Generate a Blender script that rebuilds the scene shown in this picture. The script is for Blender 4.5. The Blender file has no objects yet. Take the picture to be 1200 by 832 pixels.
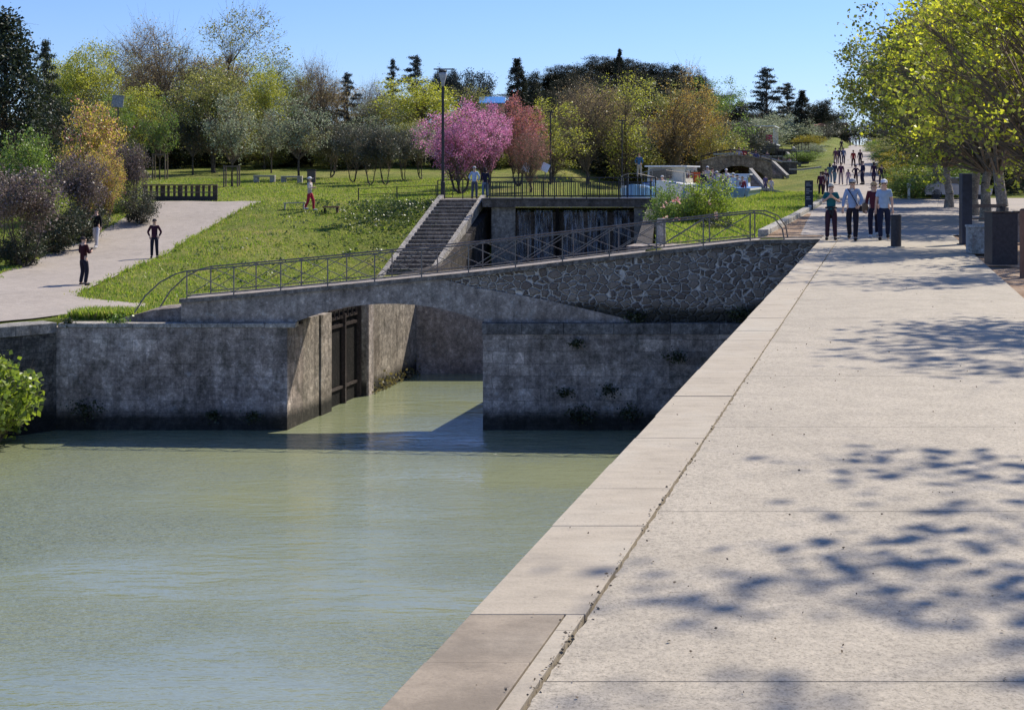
import bpy, math, random
import numpy as np
from mathutils import Vector, Matrix

# ------------------------------------------------------------------ camera, sky, sun, exposure
S = bpy.context.scene
COL = S.collection
F, H0, HOR = 1667.0, 1.95, 203.0      # focal length in pixels of the 1200 px photo, eye height, horizon row
cam = bpy.data.cameras.new('camera'); camo = bpy.data.objects.new('camera', cam); COL.objects.link(camo)
camo.location = (0, 0, H0); camo.rotation_euler = (math.radians(90), 0, 0)
cam.sensor_width = 36.0; cam.lens = 36.0 * F / 1200.0; cam.shift_y = -(416 - HOR) / 1200.0
cam.clip_start = 0.1; cam.clip_end = 6000
S.camera = camo
SUN_EL, SUN_AZ = 46.0, 46.0           # azimuth clockwise from +Y (view direction)
w = bpy.data.worlds.new('World'); S.world = w; w.use_nodes = True
nt = w.node_tree; nt.nodes.clear()
sky = nt.nodes.new('ShaderNodeTexSky'); sky.sky_type = 'NISHITA'; sky.sun_disc = False
sky.sun_elevation = math.radians(SUN_EL); sky.sun_rotation = math.radians(SUN_AZ)
sky.air_density = 1.0; sky.dust_density = 0.15; sky.ozone_density = 7.0; sky.altitude = 0
bg = nt.nodes.new('ShaderNodeBackground'); bg.inputs[1].default_value = 0.089
wo = nt.nodes.new('ShaderNodeOutputWorld')
wb = nt.nodes.new('ShaderNodeMix'); wb.data_type = 'RGBA'; wb.blend_type = 'MULTIPLY'; wb.inputs[0].default_value = 1.0   # camera white balance of the sky
wb.inputs[7].default_value = (.83, .88, 1.14, 1); nt.links.new(sky.outputs[0], wb.inputs[6]); nt.links.new(wb.outputs[2], bg.inputs[0]); nt.links.new(bg.outputs[0], wo.inputs[0])
sl = bpy.data.lights.new('sun', 'SUN'); sl.energy = 3.9; sl.angle = math.radians(0.53); sl.color = (1.0, 0.925, 0.80)
so = bpy.data.objects.new('sun', sl); COL.objects.link(so)
e, a = math.radians(SUN_EL), math.radians(SUN_AZ)
so.rotation_euler = Vector((math.cos(e)*math.sin(a), math.cos(e)*math.cos(a), math.sin(e))).to_track_quat('Z', 'Y').to_euler()
so.location = (30, 30, 40)
vs = S.view_settings
vs.view_transform = 'Standard'; vs.look = 'None'; vs.gamma = 1.0; vs.exposure = 0.6; vs.use_curve_mapping = False
S.render.engine = 'CYCLES'
S.cycles.max_bounces = 6; S.cycles.transparent_max_bounces = 8
S.cycles.use_denoising = True

# ------------------------------------------------------------------ helpers
def PX(px, py, Y): return ((px-600)/F*Y, Y, H0-(py-HOR)/F*Y)
def U(u, Y): return u + 0.2604*Y
R = np.random.default_rng(7)
random.seed(7)

def tag(o, label=None, cat=None, group=None, kind=None):
    if label: o['label'] = label
    if cat: o['category'] = cat
    if group: o['group'] = group
    if kind: o['kind'] = kind
    return o
def empty(name, loc=(0,0,0), label=None, cat=None, group=None, rz=0, sc=1.0):
    o = bpy.data.objects.new(name, None); COL.objects.link(o); o.empty_display_size = 0.2
    o.location = loc; o.rotation_euler = (0,0,rz)
    o.scale = (sc,)*3 if not hasattr(sc, '__len__') else sc
    return tag(o, label, cat, group)
def copy_tree(o, parent=None):
    c = o.copy(); COL.objects.link(c); c.parent = parent
    for ch in o.children: copy_tree(ch, c)
    return c
def link_mesh(name, me, parent=None, mat=None, objmat=False):
    o = bpy.data.objects.new(name, me); COL.objects.link(o)
    if parent: o.parent = parent
    if mat:
        if objmat:
            if not me.materials: me.materials.append(None)
            o.material_slots[0].link = 'OBJECT'; o.material_slots[0].material = mat
        elif not me.materials: me.materials.append(mat)
    return o

class MB:
    def __init__(s): s.v = []; s.f = []
    def add(s, vs_, fs):
        n = len(s.v); s.v += [tuple(p) for p in vs_]; s.f += [tuple(i+n for i in f) for f in fs]; return s
    def box(s, c, d, rz=0, ry=0, rx=0, top=1.0, topy=None):
        x, y, z = d[0]/2, d[1]/2, d[2]/2; ty = top if topy is None else topy
        P = [(-x,-y,-z),(x,-y,-z),(x,y,-z),(-x,y,-z),(-x*top,-y*ty,z),(x*top,-y*ty,z),(x*top,y*ty,z),(-x*top,y*ty,z)]
        M = Matrix.Rotation(rz,3,'Z') @ Matrix.Rotation(ry,3,'Y') @ Matrix.Rotation(rx,3,'X')
        P = [tuple(M @ Vector(p) + Vector(c)) for p in P]
        return s.add(P, [(0,3,2,1),(4,5,6,7),(0,1,5,4),(1,2,6,5),(2,3,7,6),(3,0,4,7)])
    def bar(s, a, b, w_, h_=None):
        a, b = Vector(a), Vector(b); h_ = h_ or w_; d = (b-a); L = d.length
        if L < 1e-6: return s
        d.normalize(); up = Vector((0,0,1)) if abs(d.z) < .95 else Vector((0,1,0))
        r = d.cross(up).normalized(); u_ = r.cross(d)
        P = []
        for q in (a, b):
            for i, j in ((-1,-1),(1,-1),(1,1),(-1,1)): P.append(q + r*(i*w_/2) + u_*(j*h_/2))
        return s.add(P, [(0,1,2,3),(7,6,5,4),(0,4,5,1),(1,5,6,2),(2,6,7,3),(3,7,4,0)])
    def tube(s, pts, rad, n=8, cap=True):
        pts = [Vector(p) for p in pts]
        if not hasattr(rad, '__len__'): rad = [rad]*len(pts)
        P = []; N = len(pts)
        for i, p in enumerate(pts):
            d = (pts[min(i+1,N-1)] - pts[max(i-1,0)]).normalized()
            up = Vector((0,0,1)) if abs(d.z) < .9 else Vector((0,1,0))
            r = d.cross(up).normalized(); u_ = r.cross(d)
            for k in range(n):
                t = 2*math.pi*k/n; P.append(p + (r*math.cos(t)+u_*math.sin(t))*rad[i])
        fs = [(i*n+k, i*n+(k+1)%n, (i+1)*n+(k+1)%n, (i+1)*n+k) for i in range(N-1) for k in range(n)]
        if cap: fs += [tuple(range(n))[::-1], tuple((N-1)*n+k for k in range(n))]
        return s.add(P, fs)
    def ell(s, c, r, nu=12, nv=8, v0=0.0, v1=1.0):
        P = []; 
        for j in range(nv+1):
            t = math.pi*(v0+(v1-v0)*j/nv)
            for i in range(nu):
                p = 2*math.pi*i/nu
                P.append((c[0]+r[0]*math.sin(t)*math.cos(p), c[1]+r[1]*math.sin(t)*math.sin(p), c[2]+r[2]*math.cos(t)))
        fs = [(j*nu+i, (j+1)*nu+i, (j+1)*nu+(i+1)%nu, j*nu+(i+1)%nu) for j in range(nv) for i in range(nu)]
        return s.add(P, fs)
    def prism(s, poly, y0, y1, shear=0.0):
        """polygon in XZ extruded from y0 to y1 (x shifts by shear*dy)"""
        n = len(poly)
        P = [(x,y0,z) for x,z in poly] + [(x+shear*(y1-y0),y1,z) for x,z in poly]
        fs = [tuple(range(n)), tuple(range(n,2*n))[::-1]] + [(i,i+n,(i+1)%n+n,(i+1)%n) for i in range(n)]
        return s.add(P, fs)
    def slab(s, poly, z0, z1):
        n = len(poly); P = [(x,y,z0) for x,y in poly] + [(x,y,z1) for x,y in poly]
        fs = [tuple(range(n))[::-1], tuple(range(n,2*n))] + [(i,(i+1)%n,(i+1)%n+n,i+n) for i in range(n)]
        return s.add(P, fs)
    def mesh(s, name, off=None, fix=True):
        me = bpy.data.meshes.new(name); vv = s.v
        if off is not None: vv = [(x-off[0], y-off[1], z-off[2]) for x,y,z in vv]
        me.from_pydata(vv, [], s.f); me.update()
        if fix:
            import bmesh
            b = bmesh.new(); b.from_mesh(me); bmesh.ops.recalc_face_normals(b, faces=b.faces)
            if all(f.normal.z < -.99 for f in b.faces): bmesh.ops.reverse_faces(b, faces=b.faces)
            b.to_mesh(me); b.free()
        return me
    def build(s, name, mat, parent=None, world=False, smooth=False, bevel=0):
        me = s.mesh(name, parent.location if (world and parent) else None)
        me.materials.append(mat)
        if smooth:
            for p in me.polygons: p.use_smooth = True
        o = link_mesh(name, me, parent)
        if bevel:
            m = o.modifiers.new('bevel', 'BEVEL'); m.width = bevel; m.segments = 2; m.limit_method = 'ANGLE'
        return o

# ------------------------------------------------------------------ materials
def newmat(name):
    m = bpy.data.materials.new(name); m.use_nodes = True
    n = m.node_tree; return m, n, n.nodes['Principled BSDF']
def ramp(n, fac, stops, interp='LINEAR'):
    r = n.nodes.new('ShaderNodeValToRGB'); r.color_ramp.interpolation = interp
    while len(r.color_ramp.elements) < len(stops): r.color_ramp.elements.new(0.5)
    for e_, (p, c) in zip(r.color_ramp.elements, stops):
        e_.position = p; e_.color = (*c, 1) if len(c) == 3 else c
    n.links.new(fac, r.inputs[0]); return r.outputs[0]
def g(v): return (v, v, v)
def coords(n, scale=(1,1,1), world=True):
    t = n.nodes.new('ShaderNodeNewGeometry' if world else 'ShaderNodeTexCoord')
    m = n.nodes.new('ShaderNodeMapping'); m.inputs['Scale'].default_value = scale
    n.links.new(t.outputs['Position' if world else 'Object'], m.inputs[0]); return m.outputs[0]
def noise(n, vec, sc, det=4, rough=.55, out='Fac'):
    t = n.nodes.new('ShaderNodeTexNoise'); t.inputs['Scale'].default_value = sc
    t.inputs['Detail'].default_value = det; t.inputs['Roughness'].default_value = rough
    n.links.new(vec, t.inputs['Vector']); return t.outputs[out]
def mix(n, fac, a_, b_, mode='MIX'):
    m = n.nodes.new('ShaderNodeMix'); m.data_type = 'RGBA'; m.blend_type = mode
    for i, x in ((0, fac), (6, a_), (7, b_)):
        if isinstance(x, (int, float)): m.inputs[i].default_value = x
        elif isinstance(x, tuple): m.inputs[i].default_value = (*x[:3], 1)
        else: n.links.new(x, m.inputs[i])
    return m.outputs[2]
def bump(n, bs, h, st=.3, dist=.02, prev=None):
    b = n.nodes.new('ShaderNodeBump'); b.inputs['Strength'].default_value = st; b.inputs['Distance'].default_value = dist
    n.links.new(h, b.inputs['Height'])
    if prev is not None: n.links.new(prev, b.inputs['Normal'])
    n.links.new(b.outputs[0], bs.inputs['Normal']); return b.outputs[0]
def flat(name, c, rough=.7, metal=0.0, var=.15, sc=6.0, spec=.3):
    m, n, b = newmat(name); v = coords(n, world=False)
    f = noise(n, v, sc, 5)
    lo = tuple(x*(1-var) for x in c); hi = tuple(min(1, x*(1+var)) for x in c)
    n.links.new(ramp(n, f, [(.3, lo), (.7, hi)]), b.inputs['Base Color'])
    b.inputs['Roughness'].default_value = rough; b.inputs['Metallic'].default_value = metal
    b.inputs['Specular IOR Level'].default_value = spec
    return m
def leafmat(name, cols, trans=.45, gloss=.06):
    m = bpy.data.materials.new(name); m.use_nodes = True; n = m.node_tree; n.nodes.clear()
    ge = n.nodes.new('ShaderNodeNewGeometry')
    k = len(cols); c = ramp(n, ge.outputs['Random Per Island'], [(i/max(1,k-1), c_) for i, c_ in enumerate(cols)])
    d = n.nodes.new('ShaderNodeBsdfDiffuse'); t = n.nodes.new('ShaderNodeBsdfTranslucent'); gl = n.nodes.new('ShaderNodeBsdfGlossy')
    gl.inputs['Roughness'].default_value = .45; gl.inputs[0].default_value = (.8,.8,.8,1)
    n.links.new(c, d.inputs[0])
    hs = n.nodes.new('ShaderNodeHueSaturation'); hs.inputs['Value'].default_value = 1.5; hs.inputs['Saturation'].default_value = 1.1
    n.links.new(c, hs.inputs['Color']); n.links.new(hs.outputs[0], t.inputs[0])
    a1 = n.nodes.new('ShaderNodeMixShader'); a1.inputs[0].default_value = trans
    n.links.new(d.outputs[0], a1.inputs[1]); n.links.new(t.outputs[0], a1.inputs[2])
    a2 = n.nodes.new('ShaderNodeMixShader'); a2.inputs[0].default_value = gloss
    n.links.new(a1.outputs[0], a2.inputs[1]); n.links.new(gl.outputs[0], a2.inputs[2])
    o = n.nodes.new('ShaderNodeOutputMaterial'); n.links.new(a2.outputs[0], o.inputs[0]); return m

def m_aggregate(name, base, spec_d=.10):
    m, n, b = newmat(name); v = coords(n)
    big = noise(n, v, .35, 4); mid = noise(n, v, 3.0, 5, .6)
    fine = noise(n, v, 70, 4, .75); fine2 = noise(n, v, 110, 3, .7)
    c0 = ramp(n, big, [(.3, tuple(x*.84 for x in base)), (.7, tuple(x*1.1 for x in base))])
    c1 = mix(n, .5, c0, ramp(n, mid, [(.35, tuple(x*.8 for x in base)), (.65, tuple(x*1.12 for x in base))]))
    grain = ramp(n, fine, [(.33, g(spec_d*4)), (.47, g(.95)), (.62, g(1.0)), (.72, g(1.3))])
    c2 = mix(n, .85, c1, grain, 'MULTIPLY')
    co = noise(n, v, 24, 6, .8); c2 = mix(n, .8, c2, ramp(n, co, [(.34, g(.55)), (.46, g(.92)), (.6, g(1.08)), (.7, g(1.3))]), 'MULTIPLY')
    stn = noise(n, coords(n, (1,.7,1)), 1.1, 7, .68); c2 = mix(n, ramp(n, stn, [(.54, g(0)), (.68, g(.32))]), c2, tuple(x*.5 for x in base))
    vo = n.nodes.new('ShaderNodeTexVoronoi'); vo.inputs['Scale'].default_value = 120; n.links.new(v, vo.inputs['Vector'])
    sp = ramp(n, vo.outputs['Color'], [(.0, g(.55)), (.13, g(.65)), (.24, g(1)), (.85, g(1)), (1, (1.25,1.18,1.05))])
    c3 = mix(n, .7, c2, sp, 'MULTIPLY')
    n.links.new(c3, b.inputs['Base Color']); b.inputs['Roughness'].default_value = .85
    p = bump(n, b, fine2, .5, .004); bump(n, b, mid, .25, .012, p); return m
def m_stone(name, cols, sc=1.2, streak=True, dark_z=None, moss=0.0, brick=None, bstr=.5):
    """weathered masonry: patches, streaks running down, a wet dark foot above the water"""
    m, n, b = newmat(name); v = coords(n)
    big = noise(n, v, sc*.5, 6, .62); mid = noise(n, v, sc*4, 6, .65); fine = noise(n, v, 30, 5, .7)
    k = len(cols); c = ramp(n, big, [(.3+.4*i/(k-1), x) for i, x in enumerate(cols)])
    c = mix(n, .8, c, ramp(n, mid, [(.3, g(.55)), (.5, g(.95)), (.72, g(1.5))]), 'MULTIPLY')
    c = mix(n, .7, c, ramp(n, fine, [(.3, g(.6)), (.6, g(1.1)), (.75, g(1.6))]), 'MULTIPLY')
    hsum = mid
    pit = noise(n, v, 9, 8, .78)
    c = mix(n, .85, c, ramp(n, pit, [(.33, g(.38)), (.46, g(.9)), (.56, g(1.1)), (.66, g(2.0))]), 'MULTIPLY')
    lich = noise(n, v, 2.1, 8, .75)
    c = mix(n, ramp(n, lich, [(.58, g(0)), (.66, g(.45))]), c, tuple(min(.6, x*1.7+.03) for x in cols[-1]))
    if brick:
        sx = n.nodes.new('ShaderNodeSeparateXYZ'); cx_ = n.nodes.new('ShaderNodeCombineXYZ')
        geo = n.nodes.new('ShaderNodeNewGeometry'); n.links.new(geo.outputs['Position'], sx.inputs[0])
        ad = n.nodes.new('ShaderNodeMath'); ad.operation = 'ADD'
        n.links.new(sx.outputs[0], ad.inputs[0]); n.links.new(sx.outputs[1], ad.inputs[1])
        n.links.new(ad.outputs[0], cx_.inputs[0]); n.links.new(sx.outputs[2], cx_.inputs[1])
        nz = n.nodes.new('ShaderNodeVectorMath'); nz.operation = 'MULTIPLY_ADD'
        n.links.new(noise(n, v, 1.5, 3, .5, 'Color'), nz.inputs[0]); nz.inputs[1].default_value = (.12,.12,0); n.links.new(cx_.outputs[0], nz.inputs[2])
        bt = n.nodes.new('ShaderNodeTexBrick'); n.links.new(nz.outputs[0], bt.inputs['Vector'])
        bt.inputs['Scale'].default_value = 1.0; bt.inputs['Brick Width'].default_value = brick[0]; bt.inputs['Row Height'].default_value = brick[1]
        bt.inputs['Mortar Size'].default_value = .012; bt.inputs['Mortar Smooth'].default_value = .6
        bt.inputs['Color1'].default_value = (.7,.7,.7,1); bt.inputs['Color2'].default_value = (1.25,1.22,1.18,1); bt.inputs['Mortar'].default_value = (.5,.5,.5,1)
        c = mix(n, bstr, c, bt.outputs['Color'], 'MULTIPLY')
    if streak:
        st = noise(n, coords(n, (2.2,2.2,.30)), 1.6, 5, .6)
        c = mix(n, .5, c, ramp(n, st, [(.34, g(.35)), (.52, g(1)), (.7, g(1.35))]), 'MULTIPLY')
    if moss:
        mo = noise(n, v, 1.4, 7, .7)
        f = ramp(n, mo, [(.54, g(0)), (.66, g(moss))]); c = mix(n, f, c, (.02,.026,.012))
    if dark_z is not None:
        sx2 = n.nodes.new('ShaderNodeSeparateXYZ'); gg = n.nodes.new('ShaderNodeNewGeometry'); n.links.new(gg.outputs['Position'], sx2.inputs[0])
        ad2 = n.nodes.new('ShaderNodeMath'); ad2.operation = 'MULTIPLY_ADD'; n.links.new(mid, ad2.inputs[0]); ad2.inputs[1].default_value = -.5
        n.links.new(sx2.outputs[2], ad2.inputs[2])
        mr = n.nodes.new('ShaderNodeMapRange'); n.links.new(ad2.outputs[0], mr.inputs[0])
        mr.inputs[1].default_value = dark_z-.2; mr.inputs[2].default_value = dark_z+.12; mr.inputs[3].default_value = .9; mr.inputs[4].default_value = 0
        c = mix(n, mr.outputs[0], c, (.012,.013,.01))
    n.links.new(c, b.inputs['Base Color']); b.inputs['Roughness'].default_value = .9; b.inputs['Specular IOR Level'].default_value = .2
    p = bump(n, b, hsum, .7, .04); bump(n, b, fine, .5, .012, p); return m
def m_coping(name, base, dirt=.0):
    m, n, b = newmat(name); v = coords(n); big = noise(n, v, .8, 4); mid = noise(n, coords(n, (1,2.5,1)), 3.5, 6, .65); fine = noise(n, v, 60, 4, .7)
    c = ramp(n, big, [(.3, tuple(x*.88 for x in base)), (.5, base), (.7, (base[0]*1.04, base[1]*1.08, base[2]*1.12))])
    c = mix(n, .55, c, ramp(n, mid, [(.3, g(.72)), (.5, g(1)), (.68, g(1.15))]), 'MULTIPLY')
    c = mix(n, .6, c, ramp(n, fine, [(.3, g(.7)), (.5, g(1)), (.75, g(1.15))]), 'MULTIPLY')
    sp = noise(n, v, 14, 3, .5); c = mix(n, ramp(n, sp, [(.70, g(0)), (.74, g(.7))]), c, (.10,.085,.07))
    if dirt: dn = noise(n, v, 1.7, 7, .7); c = mix(n, ramp(n, dn, [(.42, g(dirt)), (.60, g(0))]), c, tuple(x*.45 for x in base))
    n.links.new(c, b.inputs['Base Color']); b.inputs['Roughness'].default_value = .8; b.inputs['Specular IOR Level'].default_value = .25
    q_ = bump(n, b, mid, .3, .012); bump(n, b, fine, .3, .004, q_); return m
def m_rubble(name):
    m, n, b = newmat(name)
    v = coords(n, (1,1,1.4)); wz = noise(n, v, 2.6, 5, .6, 'Color')
    ad = n.nodes.new('ShaderNodeVectorMath'); ad.operation = 'MULTIPLY_ADD'; n.links.new(wz, ad.inputs[0]); ad.inputs[1].default_value = (.34,.0,.34); n.links.new(v, ad.inputs[2])
    vo = n.nodes.new('ShaderNodeTexVoronoi'); vo.feature = 'DISTANCE_TO_EDGE'; vo.inputs['Scale'].default_value = 3.7; vo.inputs['Randomness'].default_value = .9
    n.links.new(ad.outputs[0], vo.inputs['Vector'])
    vc = n.nodes.new('ShaderNodeTexVoronoi'); vc.inputs['Scale'].default_value = 3.7; vc.inputs['Randomness'].default_value = .9
    n.links.new(ad.outputs[0], vc.inputs['Vector'])
    fine = noise(n, v, 22, 5, .7); big = noise(n, v, .55, 5, .6)
    stone = ramp(n, vc.outputs['Color'], [(0, (.14,.11,.09)), (.35, (.19,.15,.125)), (.7, (.27,.22,.18)), (1, (.36,.30,.25))])
    stone = mix(n, .7, stone, ramp(n, fine, [(.3, g(.5)), (.7, g(1.5))]), 'MULTIPLY')
    mortar = mix(n, .6, (.75,.69,.62), ramp(n, fine, [(.3, g(.6)), (.7, g(1.1))]), 'MULTIPLY')
    f = ramp(n, vo.outputs['Distance'], [(.04, g(1)), (.10, g(0))])
    f2 = ramp(n, noise(n, v, 1.3, 6, .65), [(.36, g(.5)), (.56, g(1))]); f = mix(n, 1.0, f, f2, 'MULTIPLY')
    c = mix(n, f, stone, mortar)
    sx = n.nodes.new('ShaderNodeSeparateXYZ'); gg = n.nodes.new('ShaderNodeNewGeometry'); n.links.new(gg.outputs['Position'], sx.inputs[0])
    ad2 = n.nodes.new('ShaderNodeMath'); ad2.operation = 'MULTIPLY_ADD'; n.links.new(big, ad2.inputs[0]); ad2.inputs[1].default_value = -1.5; n.links.new(sx.outputs[2], ad2.inputs[2])
    mr = n.nodes.new('ShaderNodeMapRange'); n.links.new(ad2.outputs[0], mr.inputs[0]); mr.inputs[1].default_value = -2.95; mr.inputs[2].default_value = -2.65; mr.inputs[3].default_value = .85; mr.inputs[4].default_value = 0
    c = mix(n, mr.outputs[0], c, (.022,.024,.016))
    n.links.new(c, b.inputs['Base Color']); b.inputs['Roughness'].default_value = .9; b.inputs['Specular IOR Level'].default_value = .2
    p = bump(n, b, ramp(n, vo.outputs['Distance'], [(.0, g(0)), (.16, g(1))]), 1.0, .06); bump(n, b, fine, .5, .02, p); return m
def m_grass(name):
    m, n, b = newmat(name); v = coords(n)
    a1 = noise(n, v, .12, 4); a2 = noise(n, v, 1.1, 6, .65); a3 = noise(n, v, 9, 5, .75)
    c = ramp(n, a1, [(.3, (.125,.165,.03)), (.5, (.185,.215,.048)), (.7, (.25,.245,.08))])
    dry = noise(n, v, .35, 7, .7); c = mix(n, ramp(n, dry, [(.52, g(0)), (.64, g(.55))]), c, (.26,.22,.09))
    c = mix(n, .7, c, ramp(n, a2, [(.3, (.5,.6,.5)), (.5, g(1)), (.7, (1.6,1.35,1.2))]), 'MULTIPLY')
    c = mix(n, .8, c, ramp(n, a3, [(.3, g(.45)), (.55, g(1)), (.75, (1.5,1.5,1.2))]), 'MULTIPLY')
    n.links.new(c, b.inputs['Base Color']); b.inputs['Roughness'].default_value = .95; b.inputs['Specular IOR Level'].default_value = .1
    p = bump(n, b, a2, .8, .25); bump(n, b, a3, .9, .10, p); return m
def m_water(name):
    m, n, b = newmat(name)
    b.inputs['Roughness'].default_value = .04; b.inputs['IOR'].default_value = 3.6
    v = coords(n); pat = noise(n, v, .10, 3)
    n.links.new(ramp(n, pat, [(.3, (.245,.275,.155)), (.7, (.315,.34,.20))]), b.inputs['Base Color'])
    geo = coords(n, (.55,1.6,1)); w1 = noise(n, geo, 1.6, 3, .55); w2 = noise(n, coords(n, (.8,2.4,1)), 3.4, 3, .6); w3 = noise(n, coords(n, (1.0,2.6,1)), 10, 2, .5)
    msk = noise(n, coords(n, (.6,1,1)), .22, 3, .5)
    mk = ramp(n, msk, [(.38, g(.15)), (.62, g(1.0))])
    h2 = mix(n, 1.0, w2, mk, 'MULTIPLY'); h3 = mix(n, 1.0, w3, mk, 'MULTIPLY')
    p = bump(n, b, w1, .6, .08); p = bump(n, b, h2, 1.0, .075, p); p = bump(n, b, h3, 1.0, .03, p)
    return m

MT = {
 'path': m_aggregate('aggregate_paving', (.455,.395,.305)),
 'plaza': m_aggregate('plaza_paving', (.40,.345,.29), .2),
 'coping': m_coping('coping_stone', (.43,.37,.285)),
 'coping_dirty': m_coping('dirty_coping_stone', (.34,.28,.21), .55),
 'joint': flat('dark_joint', (.05,.045,.04), .95),
 'quaywall': m_stone('quay_masonry', [(.10,.085,.07), (.16,.14,.12), (.22,.19,.16)], 1, True, -5.25, .5),
 'lockwall': m_stone('lock_masonry', [(.24,.20,.165), (.37,.31,.265), (.52,.455,.40)], .9, True, -5.3, .55, (.75,.36), .65),
 'pierwall': m_stone('pier_masonry', [(.29,.24,.20), (.42,.355,.305), (.58,.51,.45)], .9, True, -5.3, .6, (.95,.36), .9),
 'sidewall': m_stone('chamber_masonry', [(.20,.165,.13), (.30,.26,.21), (.36,.31,.26)], 1.2, True, -5.35, .35, (.8,.4), .35),
 'darkwall': m_stone('wet_and_shade_masonry', [(.035,.03,.028), (.06,.052,.048), (.10,.085,.078)], 1.2, True, None, .5),
 'concrete': m_stone('grey_concrete', [(.27,.225,.19), (.35,.295,.255), (.42,.365,.32)], .8, True, None, .25),
 'wetboards': m_stone('wet_brown_boards', [(.05,.038,.032), (.085,.066,.056), (.13,.105,.09)], 1.5, True, None, .3),
 'pierpale': m_stone('weathered_pier_concrete', [(.17,.15,.135), (.22,.20,.18), (.28,.255,.23)], 1.0, True),
 'slabcon': m_stone('dark_slab_concrete', [(.09,.075,.068), (.13,.11,.098), (.18,.155,.14)], .8, True, None, .3),
 'palecon': m_stone('pale_concrete', [(.24,.225,.20), (.30,.28,.25), (.36,.33,.30)], 1.0, True),
 'ledge': m_stone('ledge_stone', [(.26,.24,.21), (.36,.33,.29), (.42,.38,.33)], 1.5, False),
 'rubble': m_rubble('rubble_masonry'),
 'grass': m_grass('meadow'),
 'water': m_water('green_canal_water'),
 'soil': m_stone('orange_soil', [(.22,.135,.08), (.30,.20,.13), (.36,.27,.19)], 2.5, False),
 'galv': flat('weathered_steel', (.20,.175,.155), .5, .4, .25, 20),
 'darksteel': flat('dark_painted_steel', (.045,.042,.045), .5, .2, .3, 15),
 'bluesteel': flat('dark_blue_steel', (.035,.045,.07), .45, .2, .2, 10),
 'bark': m_stone('pale_plane_bark', [(.16,.13,.10), (.26,.22,.17), (.34,.30,.24)], 4, False),
 'darkbark': m_stone('dark_bark', [(.06,.05,.04), (.10,.08,.065), (.14,.115,.09)], 4, False),
 'palebranch': flat('pale_branch_bark', (.21,.165,.115), .9, 0, .3, 3),
 'twig': flat('twig_bark', (.19,.145,.095), .9, 0, .3, 3),
 'wood': flat('weathered_wood', (.17,.13,.10), .85, 0, .3, 8),
 'timber': m_stone('wet_gate_timber', [(.004,.0035,.003), (.008,.007,.006), (.015,.012,.010)], 2, True),
 'iron': flat('rusty_iron', (.055,.042,.037), .6, .4, .4, 12),
 'stoneblock': m_stone('cast_stone', [(.36,.34,.30), (.42,.40,.36), (.47,.44,.40)], 3, False),
 'white': flat('white_paint', (.78,.78,.76), .4, 0, .06),
 'cream': flat('cream_paint', (.62,.57,.45), .4, 0, .08),
 'bluehull': flat('blue_hull_paint', (.10,.22,.50), .3, 0, .1),
 'orange': flat('orange_plastic', (.75,.13,.04), .5, 0, .1),
 'glass': flat('dark_glass', (.02,.022,.028), .08, 0, .1, 2, .8),
 'roofblue': flat('blue_sheet_roof', (.06,.22,.52), .4, 0, .1),
 'render': flat('ochre_render', (.42,.33,.24), .9, 0, .2, 2),
 'tile': flat('clay_tiles', (.36,.17,.10), .85, 0, .35, 6),
 'letters': flat('pale_lettering', (.6,.6,.6), .6),
}
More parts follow.
